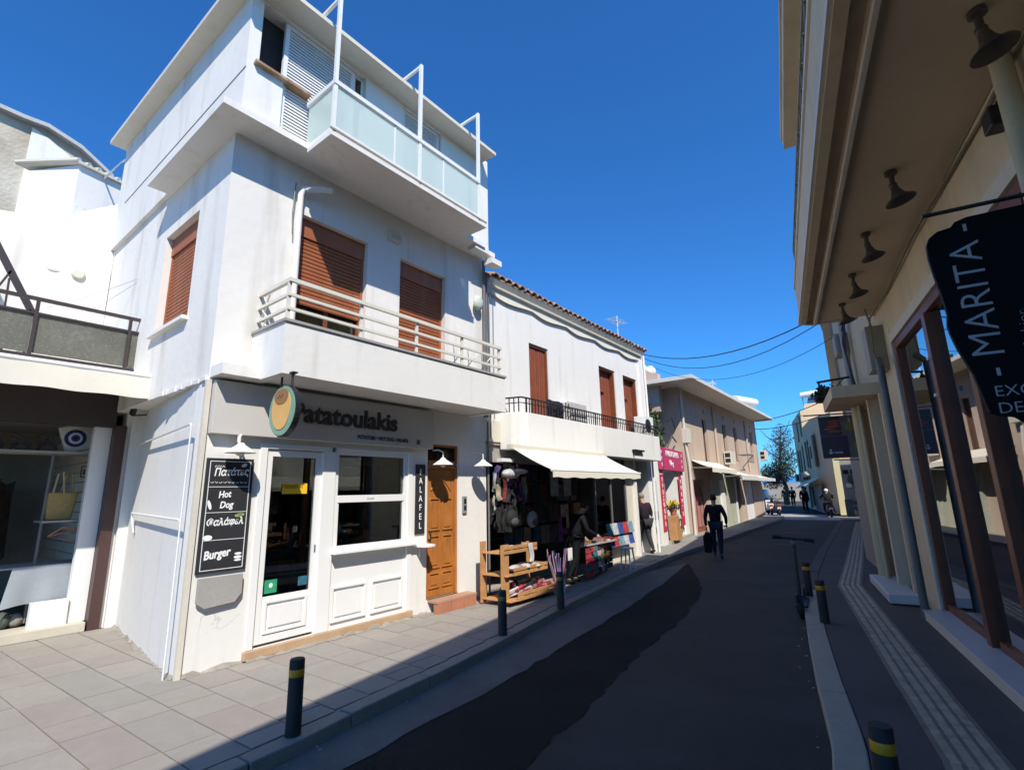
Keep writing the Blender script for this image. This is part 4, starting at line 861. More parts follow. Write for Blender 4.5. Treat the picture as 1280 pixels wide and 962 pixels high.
# hanging t-shirts
def shirt(x, y, z, s_, mat, label, yaw=0):
    m_ = MB(); T = Matrix.Translation((x, y, z)) @ Matrix.Rotation(yaw, 4, 'Z') @ Matrix.Scale(s_, 4)
    pr = [(-.12, 0), (-.2, -.02), (-.32, -.2), (-.24, -.27), (-.18, -.18), (-.19, -.62), (.19, -.62), (.18, -.18), (.24, -.27), (.32, -.2), (.2, -.02), (.12, 0), (0, -.05)]
    m_.prism([T @ Vector((0.0, a, b)) for a, b in pr], T.to_3x3() @ Vector((.05, 0, 0))); return tag(m_.build('hanging_shirt', mat, None, bevel=.006), label, 'shirt', 'shirts hanging in the souvenir shop')
for i in range(8): shirt(-6.4-.25*(i % 2), 8.1+i*.33, 2.3-(.62 if i % 3 == 1 else 0), .9, random.choice([SM[7], SM[2], SM[4], SM[1], SM[5]]), 'printed shirt hanging inside the dark souvenir shop')
for i, (y, z, c_) in enumerate(((8.75, 1.85, SM[4]), (9.25, 1.85, SM[4]), (9.5, 1.85, SM[7]), (9.1, 1.2, SM[2]), (9.0, .95, SM[6]), (8.2, 1.5, SM[7]), (9.6, 1.22, SM[5]))):
    mb = MB(); mb.box(-5.75, -5.72, y-.13, y+.13, z-.28, z+.2, Matrix.Identity(4)); tag(mb.build('printed_bag', c_, None, bevel=.005), ('white tote hanging left of the pair under the awning', 'white tote hanging right of the pair under the awning', 'black tote hanging highest next to the shop window', 'beige picture bag hanging above the counter', 'purple bag hanging lowest behind the woman', 'black tote hanging in the doorway', 'orange brown bag hanging beside the shop window')[i], 'bag')
# hanging rucksacks and scarves beside the entrance
for i in range(64):
    y = 6.72+random.uniform(0, .85); z = random.uniform(1.15, 2.0); x = -5.6+random.uniform(-.14, .12); c_ = random.choice([SM[7], SM[7], SM[4], SM[1], SM[7], SM[2], SM[0], SM[7], SM[7], SM[8], SM[6]])
    mb = MB(); T = Matrix.Translation((x, y, z)) @ Euler((random.uniform(-.35, .35), random.uniform(-.2, .2), random.uniform(-.6, .6))).to_matrix().to_4x4()
    w_ = random.uniform(.03, .07); h = random.uniform(.12, .22)
    mb.grid(lambda u, v: T @ Vector((.02*math.sin(u*9+i), (u-.5)*2*w_+.02*math.sin(v*7+i), (v-.5)*2*h)), 5, 7)
    tag(mb.build('hanging_scarf', c_, None, solid=.02), ('topmost', 'upper', 'middle', 'lower')[min(3, int((2.0-z)/.22))]+' scarf in the dark bunch beside the souvenir shop entrance', 'scarf', 'scarves hanging beside the souvenir entrance')
for i, (y, z, s_) in enumerate(((7.0, 1.22, .17), (7.62, 1.18, .15))):
    t = thing('rucksack', ('grey rucksack hanging lowest in the bunch of scarves', 'pale grey rucksack hanging right of the wooden crates')[i], 'rucksack', (-5.5, y, z-s_))
    mb = MB(); mb.ball((-5.5, y, z), (s_*.6, s_*.85, s_), 12, 8); mb.build('body', (SM[7] if i == 0 else colm('pale_grey_cloth', (.32, .32, .31), .9, .3)), t)
    mb = MB(); mb.ball((-5.5+s_*.45, y, z-s_*.3), (s_*.35, s_*.6, s_*.45), 10, 6); mb.build('front_pocket', colm('dark_grey_cloth', (.08, .085, .095), .8, .3), t)
    mb = MB(); mb.tube([(-5.5, y-.05, z+s_*.9), (-5.5, y, z+s_*1.25), (-5.5, y+.05, z+s_*.9)], .01, 6); mb.build('loop', BLACKM, t)
mb = MB(); mb.ball((-5.45, 6.95, 1.98), (.12, .22, .09), 12, 8); mb.ball((-5.4, 7.15, 2.02), (.1, .2, .05), 12, 8); tag(mb.build('plastic_cover', M('clear_plastic', (.5, .5, .5), .25, .3, 9, .5, 20)), 'crumpled clear plastic cover over the top of the scarves', 'cover')
# crate stand
cs = thing('crate_stand', 'wooden stand of three slanting crates left of the souvenir shop entrance', 'stand', (-5.3, 6.9, 0))
def board(p, d, mat=PALLET, nm='board'):
    mb = MB(); mb.box(p[0], p[0]+d[0], p[1], p[1]+d[1], p[2], p[2]+d[2]); mb.build(nm, mat, cs, bevel=.003)
board((-5.02, 6.10, .02), (.03, .17, .86)); board((-5.45, 6.12, .02), (.03, .12, .90)); board((-5.45, 7.33, .02), (.03, .06, .8))
for k, (z, x1, dz) in enumerate(((.07, -4.86, .0), (.42, -4.93, .0), (.74, -4.99, .0))):
    y1 = (7.38, 7.2, 7.0)[k]
    board((-5.44, 6.14, z), (x1+5.44, y1-6.14, .015), PALLET, 'shelf_board')
    board((x1, 6.30 if k < 2 else 6.15, z+.0), (.018, y1-(6.30 if k < 2 else 6.15), .05)); board((x1, 6.30 if k < 2 else 6.15, z+.065), (.018, y1-(6.30 if k < 2 else 6.15), .05))
    board((-5.3, y1, z), (x1+5.3, .016, .10))
WR = [colm('pack_red', (.5, .06, .08), .4, .5), colm('pack_white', (.6, .56, .56), .4, .3), colm('pack_pink', (.55, .22, .25), .4, .4), SM[7], colm('pack_violet', (.28, .2, .4), .5, .5)]
for i in range(70):
    y = 6.36+.94*rnd(); x = -5.25+.33*rnd(); T = Matrix.Translation((x, y, .12+.12*rnd()+.12*(-4.9-x)*-0)) @ Euler((.6*rnd(), -.3, 1.2*rnd())).to_matrix().to_4x4()
    mb = MB(); mb.box(-.10, .10, -.018, .018, -.012, .03, T); tag(mb.build('wrapped_fan', random.choice(WR[:4])), 'small red and white wrapped packet in the lowest crate', 'packet', 'packets in the lowest crate')
for i in range(14):
    y = 6.36+.76*rnd(); mb = MB(); mb.ball((-5.2+.22*rnd(), y, .47+.05*rnd()), (.07, .11, .045), 10, 6, Matrix.Rotation(rnd()*3, 4, 'Z')); tag(mb.build('folded_hat', colm('hat%d' % (i % 2), ((.5, .48, .46), (.25, .24, .25))[i % 2], .9, .4)), 'pale folded hat lying in the middle crate', 'hat', 'hats in the middle crate')
for i in range(4):
    mb = MB(); mb.ball((-5.1, 6.3+i*.18, .80), (.08, .09, .05), 10, 6); tag(mb.build('sun_hat', (SM[7], SM[4])[i % 2]), 'cap lying in the top crate of the wooden stand', 'cap', 'caps in the top crate')
mb = MB(); mb.grid(lambda u, v: (-4.95+.02*math.sin(6*u), 6.74+.12*u+.02*math.sin(v*5), .58+.28*v), 6, 6); tag(mb.build('draped_scarf', colm('scarf_pale', (.55, .52, .54), .9, .3), None, solid=.02), 'pale scarf draped from the top crate to the middle one', 'scarf')
# bucket of umbrellas
bk = thing('umbrella_bucket', 'square white bucket beside the crates', 'bucket', (-4.86, 7.44, 0))
mb = MB(); mb.lathe([(.10, 0), (.115, .30), (.105, .30), (.09, .02), (.001, .02)], (-4.88, 7.48, 0), 4, Matrix.Rotation(R(45), 4, 'Z')); mb.build('bucket_body', M('bucket_white', (.72, .72, .70), .5, .08), bk)
for i in range(22):
    a = rnd()*6.28; mb = MB(); bx, by = -4.88+.05*math.cos(a), 7.48+.05*math.sin(a); tx, ty = bx+.12*math.cos(a)-.02, by+.13*math.sin(a); h = random.uniform(.5, .66)
    mb.tube([(bx, by, .05), (tx*.5+bx*.5, ty*.5+by*.5, h*.6), (tx, ty, h)], [.008, .014, .006], 6); mb.tube([(tx, ty, h), (tx+.005, ty, h+.07)], .009, 5)
    tag(mb.build('folded_umbrella', (WR[4], SM[4], SM[7], WR[4], WR[2])[i % 5]), 'folded umbrella standing in the white bucket', 'umbrella', 'umbrellas in the white bucket')
mb = MB(); mb.box(-4.70, -4.695, 7.50, 7.64, .52, .72); tag(mb.build('price_card', WPAINT), 'blank white price card on the bucket of umbrellas', 'card')
# magnet racks and newspapers by the window
rk = thing('postcard_rack', 'waist-high wire rack full of red and green magnets in front of the shop', 'rack', (-5.1, 9.2, 0))
for k in range(8):
    y = 8.62+k*.19; x = -4.98-.035*k
    col_ = [WR[0], WR[0], SM[3], WR[1], SM[2], SM[7], SM[5], SM[7]][k]
    for r in range(5):
        mb = MB(); mb.box(x-.03, x, y, y+.175, .08+r*.105, .17+r*.105, Matrix.Identity(4)); mb.build('card', random.choice([col_, col_, random.choice(WR+SM)]), rk, bevel=.003)
mb = MB(); mb.box(-5.4, -5.04, 8.6, 10.15, .62, .635); mb.box(-5.38, -5.34, 8.64, 8.68, 0, .62); mb.box(-5.38, -5.34, 10.05, 10.09, 0, .62); mb.build('table_top', GREYW, rk)
for i in range(9):
    mb = MB(); mb.box(-5.35+.1*rnd(), -5.15+.05*rnd(), 8.7+i*.15, 8.8+i*.15, .636, .66+.06*rnd()); tag(mb.build('trinket_tray', random.choice(SM+WR)), 'little tray of trinkets on the rack in front of the shop', 'tray', 'trays on the magnet rack')
NP = [colm('news_blue', (.05, .1, .35), .8, .6), colm('news_white', (.55, .55, .56), .8, .5), colm('news_cyan', (.2, .35, .45), .8, .5), colm('news_red', (.5, .06, .05), .8, .5)]
nr = thing('picture_board', 'tilted board of bright blue and white pictures under the display window', 'display board', (-5.6, 11.2, .3))
for i in range(5):
    for j in range(2):
        mb = MB(); y = 10.55+i*.27; mb.prism([(-5.50, y, .40+j*.26), (-5.50, y+.26, .40+j*.26), (-5.55, y+.26, .65+j*.26), (-5.55, y, .65+j*.26)], (-.02, 0, 0)); mb.build('picture', NP[(i*3+j*2) % 4], nr)
for i in range(7):
    mb = MB(); y = 10.6+i*.2; mb.box(-5.95, -5.83, y, y+.12, .68, .75+.25*rnd()); tag(mb.build('window_souvenir', (SM+WR)[i*2 % 12]), 'bright souvenir standing in the display window', 'souvenir', 'souvenirs in the display window')
sto = thing('white_stool', 'white plastic stool at the end of the magnet rack', 'stool', (-5.02, 10.42, 0))
mb = MB(); mb.box(-5.13, -4.91, 10.3, 10.54, .42, .445); mb.build('seat', WPAINT, sto, bevel=.008)
for sx, sy in ((-1, -1), (-1, 1), (1, -1), (1, 1)):
    mb = MB(); mb.tube([(-5.02+sx*.08, 10.42+sy*.09, .42), (-5.02+sx*.115, 10.42+sy*.125, 0)], [.022, .014], 6); mb.build('leg', WPAINT, sto)
for i in range(9):
    for j in range(4):
        y = 7.75+i*.30; z = .62+j*.42; mb = MB(); w_ = random.uniform(.11, .14); d_ = random.uniform(-.04, .04)
        mb.grid(lambda u, v: (-6.15+d_+.015*math.sin(u*9+i), y+(u-.5)*2*w_, z+.36*v), 4, 4)
        tag(mb.build('folded_shirt', random.choice([colm('shirt_a', (.10, .09, .09), .9, .6), colm('shirt_b', (.22, .20, .18), .9, .6), colm('shirt_c', (.16, .05, .05), .9, .6), colm('shirt_d', (.05, .08, .14), .9, .6), SM[7]]), None, solid=.02), 'printed shirt pinned in the '+('lowest', 'second lowest', 'second highest', 'highest')[j]+' row inside the dark shop', 'shirt', 'shirts pinned in rows')
# drain cover by the door step
dc = MB(); dc.box(-5.28, -4.98, 6.2, 6.45, .001, .006); dc.build('drain_cover', KERB, lp)
for i in range(46):
    if i < 30: y = random.uniform(1.8, 12); x = xat(LK, y)+random.uniform(.01, .16); z = -.092
    else: y = random.uniform(3.6, 8); x = xat(RK, y)-random.uniform(.01, .12); z = -.1
    mb = MB(); s_ = random.uniform(.004, .012); mb.ball((x, y, z+s_*.3), (s_*1.5, s_, s_*.5), 6, 4, Matrix.Rotation(rnd()*3, 4, 'Z')); 
    tag(mb.build('dry_leaf', random.choice([TAN, ASPHG, GREYW])), ('tiny dry leaf lying in the gutter along the left kerb' if i < 30 else 'tiny bit of grit lying along the right kerb'), 'leaf', 'litter along the left kerb' if i < 30 else 'grit along the right kerb')
# white poster machine and pier beyond the shop
vm = thing('drinks_cabinet', 'white cabinet with red round print standing past the souvenir shop', 'cabinet', (-6.0, 14.2, 0))
mb = MB(); mb.box(-6.5, -6.06, 13.75, 14.95, .08, 1.95); mb.build('body', M('cabinet_white', (.62, .64, .64), .5, .1, 3), vm, bevel=.02)
mb = MB(); mb.lathe([(.0001, .008), (.33, .008), (.33, 0)], (-6.055, 14.15, 1.35), 24, Matrix.Rotation(R(90), 4, 'Y')); mb.build('red_disc', colm('disc_red', (.5, .04, .05), .5, .3), vm)
for i in range(4):
    mb = MB(); mb.box(-6.058, -6.052, 14.45, 14.85, .8+i*.06, .84+i*.06); mb.build('print_line', GREYPIPE, vm)
mb = MB(); mb.lathe([(.0001, .008), (.1, .008), (.1, 0)], (-6.055, 14.65, .5), 20, Matrix.Rotation(R(90), 4, 'Y')); mb.build('round_print', GREYPIPE, vm)

# ------------------------------------------------------------------ flower shop with pink sign between the houses
FS = thing('pink_sign_shop', 'small white shop with pink signs and flowers at its door', 'shop', (-6.1, 15.1, 0))
pA = Vector((-6.05, 15.1, 0)); pB = Vector((-6.52, 18.8, 0)); uF = (pB-pA).normalized(); nF = Vector((uF.y, -uF.x, 0)); LF = (pB-pA).length
FF = basis((pA.x, pA.y, 0), uF, nF, (0, 0, 1))
FF = Matrix(((uF.x, nF.x, 0, pA.x), (uF.y, nF.y, 0, pA.y), (0, 0, 1, 0), (0, 0, 0, 1)))   # local x along, y out to the street
mb = MB(FF); mb.box(0, .55, -.4, 0, 0, 2.25); mb.box(3.15, 3.7, -.4, 0, 0, 2.25); mb.box(0, 3.7, -.4, .0, 2.25, 2.9); mb.box(2.3, 3.15, -.4, -.05, 0, 2.25); mb.build('wall', PLB, FS)
mb = MB(FF); mb.box(.55, 2.3, -1.6, -1.5, 0, 2.25); mb.build('room_shade_panel', DARK, FS)
mb = MB(FF); mb.box(.5, 3.7, -.3, .1, 0, .1); mb.build('doorstep', GREYW, FS)
mb = MB(FF); mb.box(1.35, 1.42, -.3, -.2, .1, 2.25); mb.box(.55, .6, -.3, -.2, .1, 2.25); mb.build('door_frame', WPAINT, FS)
PINK = colm('sign_pink', (.62, .05, .17), .5, .25); REDB = colm('banner_red', (.60, .03, .07), .5, .2)
ps = thing('pink_shop_sign', 'large pink sign with white lettering above the flower shop door', 'sign', (-6.0, 15.2, 2.3))
mb = MB(FF); mb.box(.0, 3.3, .02, .08, 2.27, 2.98); mb.build('panel', PINK, ps)
PK = FF @ Matrix(((1, 0, 0, 0), (0, 0, 1, .085), (0, 1, 0, 0), (0, 0, 0, 1)))
PK = FF @ basis((0, .085, 0), (1, 0, 0), (0, 0, 1), (0, 1, 0))
def onF(x, z, off=.085): 
    o = FF @ Vector((x, off, z)); return basis(tuple(o), uF, (0, 0, 1), nF)
shaped('lettering', 'ΑΝΘΟΠΩΛΕΙΟ', CHW, ps, onF(.75, 2.72), .24, .004, bold=.004, sx=1.1); shaped('lettering', 'Filing', CHW, ps, onF(1.2, 2.42), .26, .004, bold=.003)
for z in (2.36, 2.56, 2.76):
    for x in (.12, 2.9):
        mb = MB(FF); mb.ball((x+.1, .083, z+.06), (.10, .006, .07), 8, 5); mb.build('flower_print', colm('pale_pink', (.75, .45, .5), .6, .2), ps)
for k, (x, ttl, z1) in enumerate(((.05, 'ΠΡΟΣΦΟΡΑ', 2.02), (2.55, 'ΑΝΘΗΤΟ', 1.98))):
    bn = thing('red_banner', ('tall red upright banner left of the flower shop door', 'tall red upright banner right of the flower shop door')[k], 'banner', (pA.x, pA.y+x, .6), 0, 'red banners of the flower shop')
    mb = MB(FF); mb.box(x, x+.42, .01, .03, .42, z1+.1); mb.build('panel', REDB, bn)
    for i, ch in enumerate(ttl): shaped('letter', ch, CHW, bn, onF(x+.21, z1-.14-i*(.19 if k == 0 else .22), .032), .2, .003, 'CENTER', bold=.003)
def leafball(name, mat, c, r, n, size, par=None, flat=1, fr=None):
    m_ = MB(fr)
    for i in range(n):
        d = Vector((random.gauss(0, 1), random.gauss(0, 1), random.gauss(0, 1))).normalized()*(rnd()**.45)
        p = Vector((c[0]+d.x*r[0], c[1]+d.y*r[1], c[2]+d.z*r[2])); q = Euler((rnd()*6, rnd()*6, rnd()*6)).to_matrix()
        s_ = size*random.uniform(.6, 1.3)
        m_.add([p+q @ Vector(v)*s_ for v in ((-.5, 0, 0), (0, -.28, .05), (.5, 0, 0), (0, .28, .05))], [(0, 1, 2, 3)])
    return m_.build(name, mat, par)
LEAF = M('leaf_green', (.06, .10, .03), .7, .5, 6, 0); LEAFD = M('leaf_dark', (.025, .04, .018), .7, .5, 3, 0); YEL = colm('yellow_petals', (.8, .55, .02), .7, .2); WHF = colm('white_petals', (.7, .72, .66), .7, .2)
for k, (x, z, mt, r_, lb) in enumerate(((.95, 1.15, YEL, .26, 'bunch of yellow flowers on the flower shop stand'), (1.15, .72, WHF, .22, 'white flowers in a pot below the yellow ones'), (1.5, .42, LEAF, .25, 'leafy green plant in a terracotta pot by the flower shop step'))):
    c_ = FF @ Vector((x, .12, z)); t = thing('potted_flowers', lb, 'plant', (c_.x, c_.y, z-.3))
    mb = MB(); mb.lathe([(.08, -.3), (.13, -.06), (.11, -.06), (.001, -.08)], tuple(c_), 12); mb.build('pot', TERRA, t)
    leafball('leaves', LEAF, c_-Vector((0, 0, .05)), (.2, .22, .14), 120, .09, t)
    if mt is not LEAF: leafball('petals', mt, c_+Vector((0, 0, .06)), (r_*.8, r_, .12), 160, .07, t)
mb = MB(FF); mb.box(.7, 1.35, .0, .25, .1, .42); mb.box(.72, 1.2, .0, .25, .42, .84); tag(mb.build('flower_stand', PALLET, None, bevel=.01), 'stepped wooden stand under the potted flowers', 'stand')

# ------------------------------------------------------------------ taupe house with projecting flat roof
H = thing('taupe_house', 'taupe two-storey house with a wide pale projecting flat roof', 'house', (-6.5, 18.8, 0))
qA = Vector((-6.5, 18.8, 0)); qB = Vector((-7.15, 34.2, 0)); uH = (qB-qA).normalized(); nH = Vector((uH.y, -uH.x, 0))
HF = Matrix(((uH.x, nH.x, 0, qA.x), (uH.y, nH.y, 0, qA.y), (0, 0, 1, 0), (0, 0, 0, 1)))
LH = (qB-qA).length
wins = [(3.0, 3.75, 2.75, 4.62), (6.6, 7.35, 2.9, 4.72), (9.0, 9.8, 3.0, 4.8), (13.2, 14.0, 3.3, 4.9)]
mb = MB(HF); us = [0]; 
def wg(mb, u0, u1, z0, z1, holes, a0=-.3, a1=0):
    us = sorted({u0, u1, *[h[0] for h in holes], *[h[1] for h in holes]})
    for i in range(len(us)-1):
        ua, ub = us[i], us[i+1]; m_ = (ua+ub)/2; z = z0
        for c0, c1 in sorted([(h[2], h[3]) for h in holes if h[0] < m_ < h[1]])+[(z1, z1)]:
            if c0 > z+1e-4: mb.box(ua, ub, a0, a1, z, c0)
            z = max(z, c1)
wg(mb, 0, 15.4, 0, 5.75, [(a, b, c, d) for a, b, c, d in wins]+[(.9, 2.6, 0, 2.0), (7.6, 9.0, 0, 2.1), (10.2, 12.3, 0, 2.0)]); mb.box(0, .3, -8, -.301, 0, 5.6); mb.box(15.1, 15.4, -8, -.301, 0, 5.75); mb.build('wall', BROWNB, H)
mb = MB(HF); mb.prism([(-1.35, .95, 5.48), (15.6, 1.05, 5.72), (15.6, -8, 5.72), (-1.35, -8, 5.48)], (0, 0, .14)); mb.build('roof_slab', SLABW, H, bevel=.01)
for a, b, c, d in wins:
    mb = MB(HF); mb.box(a, b, -.28, -.2, c, d); mb.box(a, a+.06, -.2, -.12, c, d); mb.box(b-.06, b, -.2, -.12, c, d); mb.box((a+b)/2-.03, (a+b)/2+.03, -.2, -.14, c, d); w_ = mb.build('shutter_door', M('brown_shutter_dull', (.13, .07, .05), .6, .2), H)
    mb = MB(HF); mb.box((a+b)/2-.1, (a+b)/2+.12, -.01, .006, d+.22, d+.42); mb.build('vent_hole', BLACKM, H)
for x in (4.9, 11.9):
    mb = MB(HF); mb.tube([(x, .06, 5.4), (x, .06, 2.6)], .06, 8); mb.build('downpipe', BROWNB, H)
mb = MB(HF); mb.tube([(.12, .07, 5.4), (.12, .07, 3.4), (.3, .09, 2.6), (.3, .07, 0)], .05, 8); mb.build('downpipe', SLABW, H)
mb = MB(HF); mb.box(.05, .5, .0, .2, 3.35, 3.9); tag(mb.build('meter_box', TRIM, None, bevel=.01), 'cream meter box on the corner of the taupe house', 'box')
# arched red door, green door, pale shutters
RD = M('arch_red', (.30, .07, .06), .6, .3, 5)
mb = MB(HF); mb.prism([(.9, -.2, 0)]+[(1.75+.85*math.cos(PI-PI*i/12), -.2, 1.25+.6*math.sin(PI*i/12)) for i in range(13)]+[(2.6, -.2, 0)], (0, .06, 0)); d_ = mb.build('arched_door', RD, H)
for x in (1.1, 1.6, 2.05):
    mb = MB(HF); mb.box(x, x+.3, -.139, -.12, .2, 1.35); mb.build('panel', M('arch_pale', (.45, .22, .2), .6, .3), d_)
mb = MB(HF); mb.box(.9, 2.6, -.28, -.2, 0, 2.0); mb.build('door_surround', BROWNB, H)
mb = MB(HF); mb.box(3.2, 7.2, .0, .12, 0, 2.3); mb.build('pale_panel_wall', M('pale_green_panel', (.45, .46, .36), .8, .2, 1.5, .1, dirt=(.28, .28, .2), dscale=1, damt=.5), H)
mb = MB(HF); mb.box(7.6, 9.0, -.2, -.14, 0, 2.1); d_ = mb.build('green_door', M('door_green', (.06, .16, .10), .6, .2), H)
for i in range(5):
    for j in range(3):
        mb = MB(HF); mb.box(7.68+j*.42, 8.02+j*.42, -.139, -.12, .1+i*.4, .42+i*.4); mb.build('pane', M('pale_pane', (.4, .45, .42), .4, .2), d_)
mb = MB(HF); mb.box(10.2, 12.3, -.2, -.05, 0, 2.0); mb.build('white_shutter_door', WPAINT, H)
mb = MB(HF); mb.box(4.3, 4.9, .12, .2, .1, 2.0); mb.build('white_panel', WPAINT, H)
mb = MB(HF); mb.box(7.25, 7.5, .0, .15, 0, 2.3); mb.build('white_pillar', WPAINT, H)
def awn(name, x0, x1, z0, z1, out, label, mat=CLOTHW, wav=0):
    t = thing(name, label, 'awning', tuple(HF @ Vector(((x0+x1)/2, .1, z1-.3))), 0)
    mb = MB(HF); mb.grid(lambda u, v: (x0+(x1-x0)*u, .02+out*v, z0+(z1-z0)*v-.03*math.sin(PI*v)), 12, 4); mb.build('cloth', mat, t, solid=.02)
    mb = MB(HF); mb.grid(lambda u, v: (x0+(x1-x0)*u, .02+out, z1-(.16+wav*abs(math.sin(u*PI*9)))*v), 54, 1); mb.build('valance', mat, t, solid=.02)
    mb = MB(HF); mb.tube([(x0, .02, z0-.3), (x0, out, z1)], .03, 6); mb.tube([(x1, .02, z0-.3), (x1, out, z1)], .03, 6); mb.build('arm', GREYPIPE, t, kind='stuff')
    return t
awn('folded_awning', .9, 5.0, 2.75, 2.42, .75, 'cream awning rolled half out over the arched red door')
awn('pale_awning', 5.4, 9.2, 2.45, 2.2, .85, 'pale awning with scalloped edge over the green door', M('awning_pale', (.62, .62, .58), .85, .1), .06)
awn('white_awning', 9.6, 15.0, 2.35, 2.15, .8, 'white awning at the far end of the taupe house', M('awning_white', (.66, .63, .58), .85, .1))
for k, (x, z, lb) in enumerate(((6.1, 2.75, 'grey air conditioner above the pale awning of the taupe house'), (15.45, 3.3, 'air conditioner on the far corner of the taupe house'))):
    o = HF @ Vector((x, .2, z)); t = thing('air_conditioner', lb, 'air conditioner', tuple(o))
    mb = MB(HF); mb.box(x, x+.85, .05, .38, z, z+.6); mb.build('casing', TRIM, t, bevel=.01)
    mb = MB(HF); mb.box(x-.006, x, .1, .33, z+.08, z+.26); mb.box(x-.006, x, .1, .33, z+.32, z+.52); mb.build('grille', BLACKM, t, kind='stuff')
mb = MB(HF)
for i in range(5): mb.tube([(9.3+i*.3, .55, 2.95), (9.3+i*.3, .55, 3.35), (9.3+i*.3, .0, 3.35)], .015, 5)
mb.tube([(9.3, .55, 3.35), (10.5, .55, 3.35)], .02, 5); mb.tube([(9.3, .55, 2.95), (10.5, .55, 2.95)], .02, 5); mb.tube([(10.5, .55, 3.35), (10.3, 0, 2.7)], .03, 5)
tag(mb.build('balcony_grille', GREYPIPE, None, kind='thing'), 'small open metal grille fixed on the taupe wall above the white awning', 'grille')
mb = MB(); mb.tube([(-6.7, 18.75, 3.9), (-6.5, 17.9, 4.2), (-6.4, 17.2, 4.0)], .03, 6); mb.tube([(-6.7, 18.7, 3.4), (-6.4, 17.5, 3.5), (-6.5, 17.2, 3.1)], .03, 6); tag(mb.build('wall_bracket', BLACKM), 'old bent iron bracket on the side wall of the taupe house', 'bracket')
cp = thing('climbing_plant', 'green climbing plant on the side wall of the taupe house', 'plant', (-6.9, 18.0, 2.95))
leafball('leaves', LEAF, (-7.3, 17.6, 3.9), (.5, .9, .9), 500, .2, cp); leafball('leaves', LEAF, (-6.9, 17.0, 3.3), (.3, .7, .45), 220, .18, cp)
mb = MB(); mb.tube([(-7.3, 17.6, 2.9), (-7.4, 17.8, 3.6), (-7.2, 17.5, 4.6)], .03, 6); mb.build('stem', BRWOOD, cp)
# roof clutter beyond the tiled house
rb = thing('roof_bags', 'heap of pale covered things on the roof edge behind the tiled house', 'roof clutter', (-8.5, 19, 6))
mb = MB(); mb.box(-14, -6.9, 17.9, 18.2, 4.5, 5.95); mb.prism([(-8.7, 17.9, 5.95), (-7.0, 17.9, 5.95), (-8.2, 17.9, 6.55), (-8.7, 17.9, 6.6)], (0, .3, 0)); mb.build('parapet', BROWNB, rb)
for i in range(4):
    mb = MB(); mb.ball((-8.35+i*.33, 18.4, 6.55-i*.12), (.22, .25, .22), 10, 7); mb.build('cover', PLB, rb)
wt = thing('water_tank', 'white cylindrical water tank on the far roof edge of the taupe house', 'tank', (-7.4, 33, 5.9))
mb = MB(); mb.tube([(-7.4, 31.0, 6.75), (-6.8, 33.2, 6.75)], .26, 14); mb.build('cylinder', WMETAL, wt)
mb = MB(); mb.box(-7.7, -6.9, 31.4, 32.8, 5.9, 6.5); mb.build('stand', GREYW, wt)
def antenna(loc, h, label, n=5):
    t = thing('tv_antenna', label, 'antenna', loc)
    mb = MB(); mb.tube([loc, (loc[0], loc[1], loc[2]+h)], .02, 6); mb.build('mast', WIREW, t)
    mb = MB(); mb.tube([(loc[0]-.1, loc[1]-.5, loc[2]+h*.85), (loc[0]+.1, loc[1]+.35, loc[2]+h*.85)], .014, 5); mb.build('boom', WIREW, t)
    for i in range(n):
        y = loc[1]-.45+i*.16; mb = MB(); mb.tube([(loc[0]-.22, y, loc[2]+h*.85), (loc[0]+.22, y, loc[2]+h*.85)], .009, 4); mb.build('element', WIREW, t)
    return t
antenna((-7.0, 14.95, 6.1), 1.35, 'tall television antenna behind the tiled roof', 6); antenna((-6.6, 15.6, 5.4), 1.1, 'lower television antenna at the end of the tiled roof'); antenna((-7.3, 26.5, 5.7), 1.5, 'thin television antenna on the taupe house roof', 3)
for i in range(4):
    mb = MB(); mb.tube([(-6.6, 8.6+i*.22, 5.9), (-6.6, 8.6+i*.22, 6.5-.1*(i % 3))], .008, 4); tag(mb.build('roof_rod', WIREW), 'thin rod standing on the tiled roof', 'rod', 'rods on the tiled roof')

# ------------------------------------------------------------------ right side of the street (local x = away from the street, y = along it)
P0 = Vector((-.0888, 8.4037, 0)); RA = math.atan(.1743)
FR = Matrix.Translation(P0) @ Matrix.Rotation(RA, 4, 'Z')
def rbx(m_, t0, t1, s0, s1, z0, z1): return m_.box(-t1, -t0, s0, s1, z0, z1)
def rthing(name, label, cat, t=0, s=0, z=0, group=None):
    o = FR @ Vector((-t, s, z)); return thing(name, label, cat, tuple(o), RA, group)
K = rthing('boutique_building', 'beige building on the right with deep canopy, wood-framed shop windows and ornate balcony rail', 'building', 0, -4)
S0 = -11.5
mb = MB(FR); rbx(mb, -.50, -.2, S0, .27, 3.70, 4.24); rbx(mb, -.50, -.2, .27, 1.02, 0, 4.24); mb.build('wall', BEIGE, K)
mb = MB(FR); rbx(mb, -.40, -.1, S0, .9, 4.39, 6.95); rbx(mb, -8, -.401, .6, .9, 0, 6.95); rbx(mb, -8, -.41, S0, .59, 6.6, 6.95); mb.build('upper_wall', BEIGE, K)
mb = MB(FR); rbx(mb, -.2, .62, S0, .92, 4.25, 4.38); mb.build('canopy_soffit', SOFF, K)
mb = MB(FR); rbx(mb, .721, .80, S0, .86, 4.23, 4.90); rbx(mb, .621, .72, S0, .90, 4.30, 4.88); mb.prism([(-.80, .861, 4.24), (-.62, 1.0, 4.24), (.0, 1.02, 4.24), (.0, .93, 4.24), (-.62, .93, 4.24)], (0, 0, .5)); mb.build('canopy_fascia', BEIGE, K)
mb = MB(FR); rbx(mb, .58, .612, S0, .9, 4.20, 4.249); mb.build('drip_moulding', TRIM, K)
